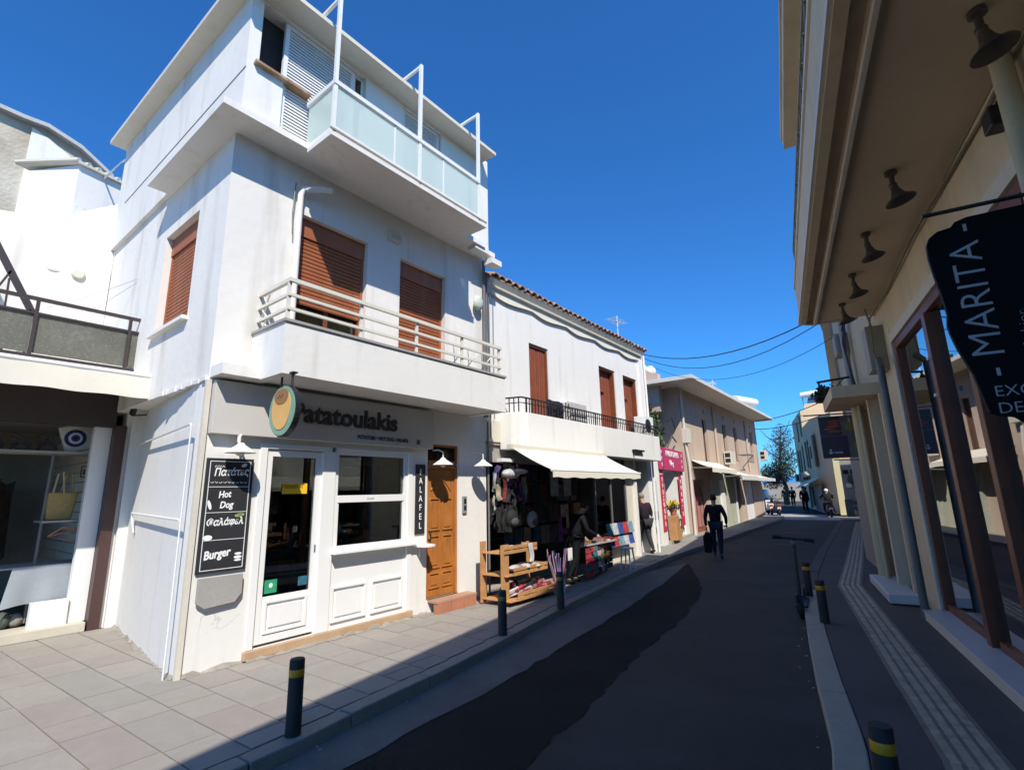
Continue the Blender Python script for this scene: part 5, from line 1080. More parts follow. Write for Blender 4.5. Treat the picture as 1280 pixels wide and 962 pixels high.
mb = MB(FR); rbx(mb, .80, .83, S0, .84, 4.24, 4.30); rbx(mb, .80, .82, S0, .85, 4.86, 4.92); mb.build('edge_moulding', TRIM, K)
# ornate balcony rail
RLM = M('rail_old_cream', (.36, .32, .22), .7, .4, 14, .1)
mb = MB(FR); rbx(mb, .74, .77, S0, .6, 5.42, 5.46); rbx(mb, .74, .77, S0, .6, 4.95, 4.98); mb.build('balcony_rail', RLM, K)
i = 0; s_ = -6.6
while s_ < .55:
    mb = MB(FR); x = -.755
    if i % 6 == 0: mb.box(x-.014, x+.014, s_-.014, s_+.014, 4.9, 5.46)
    else:
        a = .07 if i % 2 else -.07
        mb.tube([(x, s_-a, 4.98), (x, s_+a, 5.1), (x, s_, 5.2), (x, s_-a, 5.3), (x, s_+a, 5.42)], .009, 4)
    mb.build('baluster', RLM, K); s_ += .17; i += 1
# roof cornice
mb = MB(FR); rbx(mb, -.1, .78, S0, -.8, 6.42, 6.56); rbx(mb, .66, .80, S0, -.79, 6.561, 6.64); rbx(mb, -.1, .5, -.80, .9, 6.6, 6.7); mb.build('roof_cornice', BEIGE, K)
# shop window
mb = MB(FR); rbx(mb, -.5, -.195, .10, .27, .0, 3.85); rbx(mb, -.5, -.195, S0, .10, 3.58, 3.71); mb.build('window_surround', TRIM, K)
ZT = 3.57
wf = MB(FR); rbx(wf, -.34, -.22, .0, .10, .12, ZT); rbx(wf, -.34, -.22, S0, .0, ZT-.10, ZT)
rbx(wf, -.36, -.20, -1.64, -1.51, .12, ZT-.1); rbx(wf, -.36, -.20, -2.74, -2.62, .12, ZT-.1); rbx(wf, -.36, -.2, -4.2, -4.0, .12, ZT-.1); rbx(wf, -.36, -.2, -6.5, -6.3, .12, ZT-.1)
rbx(wf, -.33, -.24, -1.47, .0, .12, .20); rbx(wf, -.33, -.24, S0, -1.72, .12, .20)
wf = wf.build('window_frame', BRWOOD, K, bevel=.006)
for a, b in ((-1.51, 0), (-2.62, -1.64), (-4.0, -2.74), (-6.3, -4.2), (S0, -6.5)):
    mb = MB(FR); rbx(mb, -.285, -.275, a, b, .20, ZT-.10); mb.build('pane', GLASSR, wf)
for z in (2.55, 2.95):
    mb = MB(FR); rbx(mb, -.2, -.17, -1.62, -1.56, z, z+.03); mb.build('hinge', WMETAL, wf)
mb = MB(FR); rbx(mb, -.2, .0, S0, .0, -.02, .095); mb.build('step_riser', TRIM, K); mb = MB(FR); rbx(mb, -.5, .01, S0, .01, .096, .12); mb.build('marble_step', MARB, K, bevel=.004)
INB = M('boutique_wall', (.50, .46, .38), .85, .1, 2)
mb = MB(FR); rbx(mb, -4.6, -4.5, S0, .3, 0, 3.7); rbx(mb, -4.5, -.51, .28, .38, 0, 3.7); rbx(mb, -4.5, -.51, S0-.1, S0, 0, 3.7); rbx(mb, -4.5, -.501, S0, .28, 3.71, 3.8); mb.build('room', INB, K)
mb = MB(FR); rbx(mb, -4.5, -.502, S0, .28, .05, .118); mb.build('shop_floor', M('boutique_floor', (.10, .08, .07), .35, .2, 2), K)
mb = MB(FR); rbx(mb, -.95, -.55, -1.3, -.1, .12, .20); mb.build('window_platform', WPAINT, K)
# pipe, meter box, cables on the wall
mb = MB(FR); mb.tube([(.02, .03, 0), (.02, .05, 3.25), (.06, .3, 3.4)], .045, 10); o = mb.build('grey_downpipe', GREYPIPE); tag(o, 'thick grey pipe on the wall at the end of the shop windows', 'pipe')
for z in (.9, 1.85, 2.9):
    pass
bx_ = rthing('electric_box', 'upright beige electric box high on the wall above the grey pipe', 'box', -.1, .6, 3.3)
mb = MB(FR); rbx(mb, -.2, .02, .45, .82, 3.28, 3.95); mb.build('casing', M('box_beige', (.34, .31, .24), .6, .2, 5), bx_, bevel=.01)
mb = MB(FR); mb.tube([(.0, .3, 4.18), (.05, .35, 3.9), (.02, .33, 3.5), (.05, .2, 3.3)], .012, 5); mb.tube([(.18, S0, 4.16), (.15, -6, 4.19), (.185, -4, 4.15), (.15, -2, 4.2), (.17, -.5, 4.17), (.14, .9, 4.2), (.1, 1.3, 3.6)], .014, 5); tag(mb.build('wall_cable', M('old_cable', (.22, .19, .13), .8, .2), None, kind='thing'), 'old cables running along the top of the beige wall under the canopy', 'cable')
# marble block and cream pipe, entrance, canopy of the next building
mb = MB(FR); rbx(mb, -.12, .24, .78, 2.62, .02, .15); tag(mb.build('marble_block', MARB, None, bevel=.012), 'flat white marble step block on the right pavement by the doorway', 'step')
K2 = rthing('cream_neighbour_building', 'cream building after the boutique with small canopy, wires and a hanging picture sign', 'building', 0, 3)
PINKW = M('pinkish_wall', (.36, .26, .2), .85, .12, 1.5, .15)
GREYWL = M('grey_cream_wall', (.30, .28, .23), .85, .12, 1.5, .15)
mb = MB(FR); rbx(mb, -.55, -.25, 1.02, 3.0, 0, 3.05); mb.build('doorway_wall', PINKW, K2)
mb = MB(FR); rbx(mb, -.5, -.12, 3.0, 6.2, 0, 3.2); mb.build('wall', GREYWL, K2)
mb = MB(FR); rbx(mb, -.5, -.2, 1.02, 6.2, 3.2, 6.35); rbx(mb, -8, -.5, 5.9, 6.2, 0, 6.3); rbx(mb, -.22, .05, 1.02, 6.3, 6.35, 6.5); mb.build('wall', M('cream_wall', (.52, .46, .31), .85, .1, 1.5, .15, dirt=(.35, .3, .2), dscale=1, damt=.5), K2)
mb = MB(FR); mb.prism([(.5, 1.15, 3.03), (-.5, 1.15, 3.03), (-.5, 2.95, 3.03), (.5, 2.95, 3.03)], (0, 0, .19)); mb.build('door_canopy', BEIGE, K2, bevel=.008)
mb = MB(FR); rbx(mb, -.2, -.02, 1.6, 1.75, .02, 3.03); rbx(mb, -.2, -.1, 1.02, 1.12, .0, 3.03); mb.build('door_jamb', BEIGE, K2)
mb = MB(FR); mb.tube([(-.02, 2.5, 0), (-.02, 2.5, 3.02)], .10, 12); mb.build('cream_downpipe', CRPIPE, K2)
mb = MB(FR); mb.tube([(-.03, 2.2, .0), (-.03, 2.2, 3.02)], .03, 8); mb.build('slim_pipe', CRPIPE, K2)
mb = MB(FR)
for k in range(5): mb.tube([(.16-.01*k, 3.3+.1*k, 3.2), (.05, 3.35+.1*k, 4.2+.15*k), (.12, 3.3, 5.0), (.1, 3.4+.05*k, 6.3)], .012+.004*(k % 2), 5)
mb.build('cable_bundle', WIRE, K2, kind='stuff')
mb = MB(FR); mb.tube([(.08, 3.6, 3.2), (.08, 3.6, 6.3)], .06, 8); mb.build('wall_pipe', GREYW, K2)
ac = rthing('air_conditioner', 'air conditioner fixed high on the cream wall above the small canopy', 'air conditioner', .1, 3.9, 4.2)
mb = MB(FR); rbx(mb, -.19, .04, 3.9, 4.4, 4.35, 4.8); mb.build('casing', GREYW, ac, bevel=.01)
mb = MB(FR)
for k in range(7): rbx(mb, -.15, .0, 3.893, 3.9, 4.39+k*.055, 4.41+k*.055)
mb.build('grille', GREYPIPE, ac, kind='stuff')
# wrought lantern arm, planter on canopy
la = rthing('wrought_lantern', 'black wrought-iron lantern arm reaching out above the small canopy', 'lantern', .3, 2.9, 3.3)
mb = MB(FR); mb.tube([(0, 3.0, 3.68), (-.55, 2.9, 3.62)], .022, 6); mb.tube([(-.52, 2.9, 3.62), (-.52, 2.9, 3.38)], .018, 6); mb.tube([(-.1, 3.0, 3.66), (-.25, 2.95, 3.5), (-.35, 2.9, 3.56), (-.28, 2.9, 3.6)], .01, 5); mb.build('arm', BLACKM, la)
mb = MB(FR); mb.lathe([(.02, .12), (.05, .09), (.02, .07), (.14, .02), (.12, -.0), (.10, -.06), (.0001, -.06)], (-.52, 2.9, 3.28), 12); mb.build('lantern_head', BLACKM, la)
pl = rthing('canopy_plant', 'dark spiky plant growing on top of the small canopy', 'plant', .4, 2.7, 3.22)
leafball('leaves', LEAFD, FR @ Vector((-.42, 2.75, 3.36)), (.25, .3, .14), 220, .11, pl)
mb = MB(FR); rbx(mb, .2, .48, 2.5, 2.9, 3.22, 3.32); mb.build('trough', BLACKM, pl)
# hanging picture sign
hg = rthing('hanging_picture_sign', 'hanging sign of four food pictures with a small white anchor emblem', 'sign', .3, 3.2, 2.2)
PUR = colm('panel_purple', (.035, .018, .045), .4, .3)
ZB, ZM, ZC = 2.18, 2.60, 2.97
for a, b, c, d, mt in ((-.03, .24, ZM, ZC, colm('photo_grey', (.16, .14, .14), .4, .5)), (.25, .60, ZM, ZC, colm('photo_dark', (.05, .03, .04), .4, .6)), (-.03, .16, ZB, ZM-.01, colm('photo_grey2', (.17, .15, .15), .4, .5)), (.17, .60, ZB, ZM-.01, PUR)):
    mb = MB(FR); rbx(mb, a, b, 3.20, 3.24, c, d); mb.build('picture', mt, hg)
mb = MB(FR); rbx(mb, -.04, .61, 3.21, 3.23, ZB-.01, ZC+.01); mb.build('backing', GREYPIPE, hg)
mb = MB(FR); mb.tube([(.1, 3.22, 3.01), (-.85, 3.22, 3.03)], .014, 6); mb.tube([(.1, 3.22, 2.12), (-.45, 3.22, 2.14)], .012, 6); mb.build('rod', GREYPIPE, hg, kind='stuff')
REDM = colm('meat_red', (.42, .09, .05), .5, .4)
for k in range(5):
    mb = MB(FR); mb.ball((-.42+random.uniform(-.1, .1), 3.197, 2.68+k*.05), (.08+.05*rnd(), .004, .02), 10, 5); mb.build('food_print', REDM, hg)
mb = MB(FR); mb.ball((-.10, 3.197, 2.76), (.085, .005, .09), 14, 6); mb.build('bottle_print', colm('oil_olive', (.22, .19, .04), .4, .3), hg)
mb = MB(FR); mb.ball((-.10, 3.194, 2.89), (.02, .004, .05), 10, 5); mb.build('bottle_print', colm('oil_neck', (.4, .38, .3), .4, .3), hg)
for k in range(7):
    mb = MB(FR); a = k*.5; mb.tube([(-.05-.04*math.cos(a), 3.198, 2.38-.08*math.sin(a)), (-.08+.06*math.cos(a), 3.198, 2.36+.12*math.sin(a))], .006, 4); mb.build('sprig_print', colm('sprig', (.3, .28, .1), .6, .3), hg)
mb = MB(FR); mb.tube([(-.47, 3.196, 2.34), (-.47, 3.196, 2.26)], .006, 4); mb.tube([(-.50, 3.196, 2.29), (-.49, 3.196, 2.265), (-.47, 3.196, 2.255), (-.45, 3.196, 2.265), (-.44, 3.196, 2.29)], .005, 4); mb.tube([(-.49, 3.196, 2.325), (-.45, 3.196, 2.325)], .005, 4); mb.build('anchor_emblem', CHW, hg, kind='stuff')
shaped('lettering', 'MEZES', CHW, hg, FR @ basis((-.42, 3.198, 2.255), (1, 0, 0), (0, 0, 1), (0, -1, 0)), .05, .001)
# canopy lamps
def can_lamp(t, s, label):
    o = rthing('canopy_lamp', label, 'lamp', t, s, 4.24, 'bell lamps under the boutique canopy')
    mb = MB(FR); c_ = Vector((-t, s, 4.245)); mb.lathe([(.045, 0), (.045, -.03), (.02, -.045), (.0001, -.045)], tuple(c_), 14); mb.build('mount', BRONZE, o)
    mb = MB(FR); mb.tube([c_+Vector((0, 0, -.03)), c_+Vector((.0, -.0, -.12))], .02, 10); mb.ball(c_+Vector((0, 0, -.13)), .032, 10, 6); mb.build('stem', BRONZE, o)
    T = Matrix.Translation(c_+Vector((0, 0, -.13))) @ Matrix.Rotation(R(-12), 4, 'Y') @ Matrix.Scale(.85, 4)
    mb = MB(FR); mb.lathe([(.0001, .0), (.03, -.01), (.045, -.08), (.07, -.13), (.125, -.17), (.13, -.18), (.12, -.175), (.05, -.12), (.0001, -.11)], (0, 0, 0), 20, T); mb.build('shade', BRONZE, o)
    return o
for k, (s_, t_) in enumerate(((-5.0, .08), (-3.43, .24), (-2.26, .28), (-1.09, .28), (.08, .29))):
    can_lamp(t_, s_, ('nearest bronze bell lamp under the canopy, cut by the top of the picture', 'second bronze bell lamp from the camera under the canopy', 'middle bronze bell lamp under the canopy', 'fourth bronze bell lamp under the canopy, left of the black sign', 'farthest bronze bell lamp at the end of the canopy')[k])
# near downpipe and bracket at the right picture edge
o = MB(FR).tube([(.12, -4.6, 0), (.12, -4.6, 4.2)], .055, 12).build('beige_downpipe', CRPIPE); tag(o, 'beige pipe rising to the canopy at the right picture edge', 'pipe')
sp = rthing('wall_speaker', 'small black speaker on a bracket under the canopy by the beige pipe', 'speaker', -.1, -4.0, 3.9)
mb = MB(FR); rbx(mb, -.18, -.08, -4.42, -4.28, 3.86, 4.0); mb.build('body', BLACKM, sp, bevel=.01)
mb = MB(FR); mb.tube([(.13, -4.35, 4.0), (.19, -4.35, 4.1)], .012, 6); mb.build('bracket', BLACKM, sp)
# black banner sign
bs = rthing('black_boutique_sign', 'black wavy-edged hanging sign with upright silver lettering at the right edge', 'sign', .3, -5, 2.0)
SB = -5.0
pts = [(a_-.045, b_-.01) for a_, b_ in [(.555, 2.93), (.54, 2.97), (.50, 3.0), (.44, 3.01), (.42, 3.035), (.37, 3.05), (-.1, 3.06), (-.1, 1.93), (.30, 1.93), (.33, 1.94), (.36, 1.97), (.42, 1.98), (.45, 2.0), (.46, 2.06), (.48, 2.2), (.52, 2.34), (.535, 2.42), (.54, 2.47), (.53, 2.53), (.535, 2.62), (.55, 2.75), (.558, 2.86)]]
mb = MB(FR); mb.prism([(-a, SB, b) for a, b in pts], (0, .03, 0)); mb.build('board', M('sign_black', (.006, .006, .008), .6, .2, 8, .02, spec=.12), bs, bevel=.004)
SILV = M('silver_letter', (.5, .5, .5), .6, .05)
def onS(t, z, rot=0): return FR @ basis((-t, SB-.004, z), (1, 0, 0), (0, 0, 1), (0, -1, 0)) @ Matrix.Rotation(rot, 4, 'Z')
shaped('lettering', '- MARITA -', SILV, bs, onS(.30, 2.16, R(90)), .185, .003, bold=-.002, sx=.96)
shaped('lettering', 'EXCLUSIVE', SILV, bs, onS(.375, 2.065), .078, .002, bold=-.001); shaped('lettering', 'DESIGNS', SILV, bs, onS(.375, 1.98), .078, .002, bold=-.001)
shaped('lettering', 'fashion', SILV, bs, onS(.18, 2.3, R(90)), .07, .002, bold=-.002)
mb = MB(FR); mb.tube([(-.5, SB+.015, 3.10), (.3, SB+.015, 3.10)], .012, 6); mb.build('hanging_rod', BLACKM, bs)

# farther right-hand row up to the crossing
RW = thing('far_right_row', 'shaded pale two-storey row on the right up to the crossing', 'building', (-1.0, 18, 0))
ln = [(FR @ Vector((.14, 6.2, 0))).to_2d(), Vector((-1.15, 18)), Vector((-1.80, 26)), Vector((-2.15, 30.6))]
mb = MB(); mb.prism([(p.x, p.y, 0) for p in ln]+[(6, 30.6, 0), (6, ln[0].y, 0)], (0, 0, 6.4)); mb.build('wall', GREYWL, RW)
mb = MB(); mb.prism([(p.x-.3, p.y, 6.4) for p in ln]+[(6, 30.9, 6.4), (6, ln[0].y, 6.4)], (0, 0, .15)); mb.build('roof_edge', TRIM, RW)
for i in range(6):
    y = 16.5+i*2.4; x = -1.15-(y-18)*.078; mb = MB(); mb.box(x-.06, x+.2, y, y+.9, 3.6, 4.9); mb.build('window', SHUT2, RW)
# souvenir stand in the sun at the corner beyond, road mirror
st_ = thing('corner_souvenir_stand', 'souvenir stall with bright goods in the sun behind the far right corner', 'stall', (-2.4, 31.8, 0))
for i in range(30):
    mb = MB(); x = -2.75+rnd()*.9; z = .1+2.7*rnd(); y = 31.9+rnd()*.8; mb.box(x, x+.25, y, y+.06, z, z+.22); mb.build('ware', random.choice(WR+SM+[WPAINT]), st_)
mb = MB(); mb.box(-2.85, -1.5, 32.8, 32.9, 0, 3.0); mb.build('back_panel', GREYW, st_)
mi = thing('board_sign', 'small picture board standing on the pavement corner by the stall', 'sign', (-2.55, 31.3, 0))
mb = MB(); mb.box(-2.75, -2.38, 31.3, 31.34, .1, .95); mb.build('board', colm('board_grey', (.15, .16, .18), .5, .6), mi)
ro = thing('round_mirror', 'dark round mirror on a pole at the far right corner', 'mirror', (-2.15, 31.5, 0))
mb = MB(); mb.tube([(-2.15, 31.5, 0), (-2.15, 31.5, 2.3)], .04, 8); mb.build('pole', BLACKM, ro)
mb = MB(); mb.lathe([(.0001, 0), (.24, 0), (.25, .03), (.0001, .06)], (-2.25, 31.45, 1.95), 20, Matrix.Rotation(R(90), 4, 'X')); mb.build('disc', BRONZE, ro)

# far cream building down the street
Q = thing('far_cream_building', 'tall narrow cream building with sunlit upper end wall beyond the crossing', 'building', (-5, 40, 0))
CRW = M('cream_far_wall', (.74, .56, .34), .85, .08, .6, .05); CRW2 = M('pinkish_far_wall', (.66, .47, .29), .85, .1, .6, .05)
def L2(y): return -4.2-(y-36.5)*.232
mb = MB(); mb.prism([(-3.15, 35.4, 0), (-4.6, 38.2, 0), (L2(43), 43, 0), (2, 43, 0), (2, 35.4, 0)], (0, 0, 6.0)); mb.build('low_wing', CRW2, Q)
mb = MB(); mb.prism([(L2(43)-.02, 43.01, 0), (L2(51), 51, 0), (2, 51, 0), (2, 43.01, 0)], (0, 0, 7.3)); mb.build('tall_wing', CRW, Q)
mb = MB(); mb.box(L2(43)+.3, 0, 43.1, 50, 7.3, 7.75); mb.build('parapet', CRW, Q)
dv = Vector((L2(51)-L2(36.5), 14.5, 0)).normalized(); QF = Matrix(((dv.x, -dv.y, 0, L2(36.5)-.02), (dv.y, dv.x, 0, 36.5), (0, 0, 1, 0), (0, 0, 0, 1)))
for a, b, c, d in ((1.2, 1.9, 2.9, 4.9), (3.3, 3.6, 3.5, 4.3), (4.6, 5.2, 2.9, 4.8), (6.0, 6.4, 3.0, 4.8), (8.3, 8.9, 2.8, 4.7), (10.5, 11.2, 2.7, 4.5), (7.4, 8.0, 5.4, 6.9), (12.3, 13.0, 2.8, 4.6), (10.0, 10.5, 5.2, 6.7)):
    mb = MB(QF); mb.box(a, b, -.05, .06, c, d); w_ = mb.build('window', M('window_brown_far', (.16, .10, .06), .6, .2), Q)
    mb = MB(QF); mb.box(a-.08, b+.08, .0, .10, d, d+.1); mb.build('lintel', CRW, Q)
for a, lb in ((6.3, 'nearest air conditioner on the far cream building'), (8.0, 'middle air conditioner on the far cream building'), (11.6, 'farthest air conditioner on the far cream building')):
    t = thing('air_conditioner', lb, 'air conditioner', tuple(QF @ Vector((a, .3, 2.0)))); mb = MB(QF); mb.box(a, a+.8, .06, .5, 2.05, 2.65); mb.build('casing', GREYW, t)
    mb = MB(QF); mb.box(a-.01, a, .12, .44, 2.15, 2.55); mb.build('grille', BLACKM, t)
mb = MB(QF); mb.grid(lambda u, v: (.5+4.2*u, .06+.9*v, 2.15-.45*v), 6, 3); 
t = thing('shop_awning', 'beige sunlit awning on the far cream building', 'awning', tuple(QF @ Vector((2, .5, 1.9)))); mb.build('cloth', CLOTHW, t, solid=.03)
mb = MB(QF); mb.grid(lambda u, v: (5.0+2.5*u, .06+.9*v, 1.95-.4*v), 6, 3); t = thing('shop_awning', 'second beige awning farther down on the far cream building', 'awning', tuple(QF @ Vector((6, .5, 1.8)))); mb.build('cloth', CLOTHW, t, solid=.03)
mb = MB(QF); mb.box(.6, 4.6, .0, .04, .0, 1.75); mb.build('grey_shutter', GREYW, Q)
for i in range(6):
    mb = MB(QF); mb.box(.7+i*.65, 1.25+i*.65, .04, .07, .1, 1.7); mb.build('shutter_board', M('grey_boards', (.26, .25, .23), .8, .3, 3), Q)
mb = MB(QF); mb.box(5.2, 6.2, -.0, .05, .3, 1.6); mb.box(7.0, 7.8, 0, .05, .1, 1.7); mb.build('opening_shade_slab', DARK, Q, kind='stuff')  # no openings cut: slabs with the shade inside put into their colour
mb = MB(); mb.box(-3.35, -2.95, 34.9, 35.39, 0, 3.2); mb.tube([(-3.15, 35.1, 3.2), (-3.2, 35.15, 3.6), (-3.4, 35.2, 3.7)], .18, 8); mb.build('corner_pillar', M('yellow_pillar', (.72, .64, .36), .8, .1, 2), Q)
for i in range(5):
    mb = MB(QF); mb.ball((.2+i*.42, .75, 2.35+.1*(i % 2)), (.26, .16, .13), 10, 7); tag(mb.build('rolled_parasol', GREYW), 'grey bundled parasol over the awning by the yellow pillar', 'parasol', 'bundled parasols by the yellow pillar')
so_ = thing('solar_heater', 'white solar water heater on the roof of the far cream building', 'water heater', (-5, 43.5, 7.7))
mb = MB(); mb.tube([(-5.6, 43.6, 8.5), (-4.1, 43.6, 8.6)], .22, 12); mb.build('tank', WMETAL, so_)
mb = MB(); mb.prism([(-5.2, 43.3, 7.8), (-3.2, 43.3, 7.8), (-3.6, 44.6, 8.5), (-5.2, 44.6, 8.5)], (0, 0, .08)); mb.build('collector', M('collector_blue', (.05, .08, .14), .2, .1), so_)
mb = MB(); mb.tube([(-5.5, 43.6, 7.7), (-5.5, 43.6, 8.4)], .03, 5); mb.tube([(-4.2, 43.6, 7.7), (-4.2, 43.6, 8.5)], .03, 5); mb.build('stand', GREYPIPE, so_, kind='stuff')
# tree beyond
tr = thing('street_tree', 'feathery grey-green tree rising beside the far cream building', 'tree', (-9.3, 54, 0))
mb = MB(); mb.tube([(-9.3, 54, 0), (-9.2, 54, 1.5), (-9.5, 54, 3), (-9.3, 54, 5.5), (-9.0, 54.3, 7.4)], [.22, .18, .14, .08, .03], 8); mb.build('trunk', M('bark', (.12, .09, .07), .9, .3), tr)
for a in range(9):
    an = a*2.3; mb = MB(); z = 2.2+.5*a; mb.tube([(-9.4, 54, z), (-9.4+1.0*math.cos(an), 54+1.0*math.sin(an), z+.8), (-9.4+1.5*math.cos(an), 54+1.5*math.sin(an), z+1.6)], [.06, .04, .015], 5); mb.build('limb', M('bark', (.12, .09, .07)), tr)
TL1 = M('tree_leaf', (.055, .075, .045), .8, .5, 1, 0); TL2 = M('tree_leaf_dry', (.20, .13, .09), .8, .4, 1, 0)
for c_, r_, n_, mt, sz in (((-9.8, 54, 3.0), (1.6, 1.6, 1.1), 2600, TL1, .13), ((-9.0, 54.3, 4.3), (1.2, 1.3, 1.2), 1300, TL1, .12), ((-9.0, 54, 6.2), (1.0, 1.1, 1.5), 1300, TL1, .10), ((-10.3, 54, 2.2), (1.1, 1.2, .8), 900, TL1, .12), ((-9.6, 53.8, 5.2), (1.2, 1.1, 1.1), 500, TL2, .1)):
    leafball('crown', mt, c_, r_, n_, sz*1.3, tr)
# blue parasols and pale things by the water
for i, (x, y, w_, lb) in enumerate(((-14.2, 66, 2.6, 'large blue sunshade at the end of the street'), (-10.9, 64, 2.0, 'second blue sunshade nearer the tree'), (-17.5, 68, 2.8, 'blue sunshade half hidden by the taupe house'))):
    t = thing('blue_sunshade', lb, 'sunshade', (x, y, 0)); mb = MB(); mb.lathe([(w_, 2.1), (w_*.98, 2.2), (.05, 3.0), (.0001, 3.0)], (x, y, 0), 8); mb.build('canopy', M('canopy_blue', (.03, .22, .50), .7, .1), t)
    mb = MB(); mb.tube([(x, y, 0), (x, y, 2.9)], .05, 6); mb.build('pole', WMETAL, t)
for i, (x, y, c_, lb) in enumerate(((-14.5, 52, (.6, .6, .6), 'pale van roof at the end of the street'), (-12.4, 57, (.25, .3, .35), 'grey parked car at the end of the street'))):
    t = thing('parked_car', lb, 'car', (x, y, 0))
    mb = MB(); mb.prism([(x-.9, y-2, .35), (x-.9, y+2, .35), (x-.9, y+2, .85), (x-.9, y+1.2, .95), (x-.9, y+.6, 1.45), (x-.9, y-1.2, 1.45), (x-.9, y-1.9, .9), (x-.9, y-2, .85)], (1.8, 0, 0)); mb.build('body', colm('carp%d' % i, c_, .3, .1), t, bevel=.1)
    for sx in (-.85, .85):
        for sy in (-1.25, 1.25):
            mb = MB(); mb.lathe([(.0001, -.1), (.32, -.1), (.33, .1), (.0001, .1)], (x+sx, y+sy, .33), 14, Matrix.Rotation(R(90), 4, 'Y')); mb.build('wheel', RUBBER, t)
    mb = MB(); mb.box(x-.75, x+.75, y-1.62, y-1.58, .98, 1.35); mb.build('windscreen', M('dark_screen', (.03, .03, .04), .1, 0, bump=0), t)
pv = thing('pale_kiosk', 'low pale building behind the sunshades at the end of the street', 'building', (-20, 72, 0)); mb = MB(); mb.box(-26, -9.5, 71, 73, -.1, 2.9); mb.build('wall', M('kiosk', (.5, .45, .38), .8, .2, .5), pv)
mb = MB(); mb.box(-26.3, -9.3, 70.7, 73.2, 2.9, 3.1); mb.build('roof', TRIM, pv)
# cables over the street
def cable(pts, r, label, mat=WIRE):
    a, b, sag = pts; a = Vector(a); b = Vector(b); P = []
    for i in range(13):
        u = i/12; p = a.lerp(b, u); p.z -= sag*4*u*(1-u); P.append(p)
    o = MB().tube(P, r, 5).build('overhead_cable', mat); tag(o, label, 'cable', 'cables over the street')
rp_ = FR @ Vector((.0, 3.5, 5.25)); rq = FR @ Vector((0, 4.2, 4.2))
cable(((-6.6, 15.6, 6.2), rp_, .55), .014, 'thick cable sagging from the tiled house to the cream wall'); cable(((-6.6, 15.7, 6.1), rp_+Vector((0, 0, -.1)), .75), .010, 'thin cable hanging just below the thick one')
cable(((-6.7, 17, 6.0), FR @ Vector((0, 4.6, 4.9)), .7), .007, 'lowest thin cable of the bundle from the tiled house'); cable(((-7.0, 33.8, 5.7), (-3.2, 30.4, 5.9), .15), .022, 'upper cable between the taupe house and the far right row'); cable(((-7.1, 33.8, 5.2), (-3.0, 30.4, 5.3), .2), .022, 'lower cable between the taupe house and the far right row')
mb = MB(); mb.tube([(-3.3, 33, 5.6), (-6.0, 43, 6.9)], .02, 4); tag(mb.build('overhead_cable', WIRE), 'cable running on to the far cream building', 'cable', 'cables over the street')

# ------------------------------------------------------------------ bollards and scooter
def bollard(loc, label, tint=BOLLY):
    x, y, z = loc; t = thing('bollard', label, 'bollard', loc, 0, 'black bollards with a yellow band')
    mb = MB(); mb.lathe([(.056, 0), (.054, .02), (.053, .49), (.048, .50), (.0001, .502)], loc, 20); mb.build('post', BOLL, t)
    mb = MB(); mb.lathe([(.0535, .385), (.0545, .387), (.0545, .433), (.0535, .435)], loc, 20); mb.build('band', tint, t)
    return t
BD = M('bollard_dull_yellow', (.30, .20, .05), .6, .3, 8)
bollard((-3.73, 2.17, 0), 'nearest bollard on the left pavement, half in sun with bright yellow band'); bollard((-4.09, 4.99, 0), 'bollard with faded band in front of the wooden crate stand', BD); bollard((-4.25, 6.53, 0), 'bollard standing by the bucket of umbrellas', BD)
bollard((-.29, 3.26, 0), 'bollard at the bottom right, cut off by the picture edge'); bollard((-1.07, 7.59, 0), 'bollard just right of the electric scooter'); bollard((-1.46, 9.23, 0), 'bollard behind the scooter handlebar, farthest on the right pavement')
sc = thing('electric_scooter', 'black electric kick scooter parked against the right kerb', 'scooter', (-1.42, 8.2, -.1), R(8))
def scl(p): return Matrix.Translation((-1.42, 8.2, -.1)) @ Matrix.Rotation(R(6), 4, 'Z') @ Vector(p)
SF = Matrix.Translation((-1.42, 8.2, -.1)) @ Matrix.Rotation(R(6), 4, 'Z')
for y in (-.05, .85):
    mb = MB(SF); mb.lathe([(.05, -.022), (.095, -.024), (.108, -.012), (.108, .012), (.095, .024), (.05, .022)], (0, y, .108), 22, Matrix.Rotation(R(90), 4, 'Y')); w_ = mb.build('wheel', RUBBER, sc)
    mb = MB(SF); mb.lathe([(.0001, -.024), (.05, -.024), (.05, .024), (.0001, .024)], (0, y, .108), 14, Matrix.Rotation(R(90), 4, 'Y')); mb.build('hub', GREYPIPE, w_)
mb = MB(SF); mb.box(-.075, .075, .12, .74, .09, .13); mb.build('deck', BLACKM, sc, bevel=.01)
mb = MB(SF); mb.tube([(0, .0, .2), (.0, .08, .55), (.01, .12, 1.02)], [.03, .024, .022], 10); mb.build('stem', BLACKM, sc)
mb = MB(SF); mb.tube([(0, .72, .12), (0, .85, .24), (0, .93, .2)], .022, 6); mb.tube([(.0, .0, .22), (.0, .06, .12), (0, .16, .12)], .03, 8); mb.build('mudguard', BLACKM, sc)
mb = MB(SF); mb.box(-.045, -.02, -.08, .0, .06, .3); mb.box(.02, .045, -.08, 0, .06, .3); mb.build('fork', BLACKM, sc)
mb = MB(SF); mb.tube([(-.24, .10, 1.045), (0, .12, 1.03), (.26, .12, 1.0)], .018, 8); mb.build('handlebar', BLACKM, sc)
for a, b in ((-.25, -.14), (.15, .27)):
    mb = MB(SF); z = 1.045-(a+.24)*.09; mb.tube([(a, .105, 1.047 if a < 0 else 1.012), (b, .11, 1.04 if a < 0 else 1.0)], .026, 8); mb.build('grip', RUBBER, sc)
mb = MB(SF); mb.box(-.03, .03, .05, .11, .95, 1.0); mb.build('headlight', GREYPIPE, sc, bevel=.005)

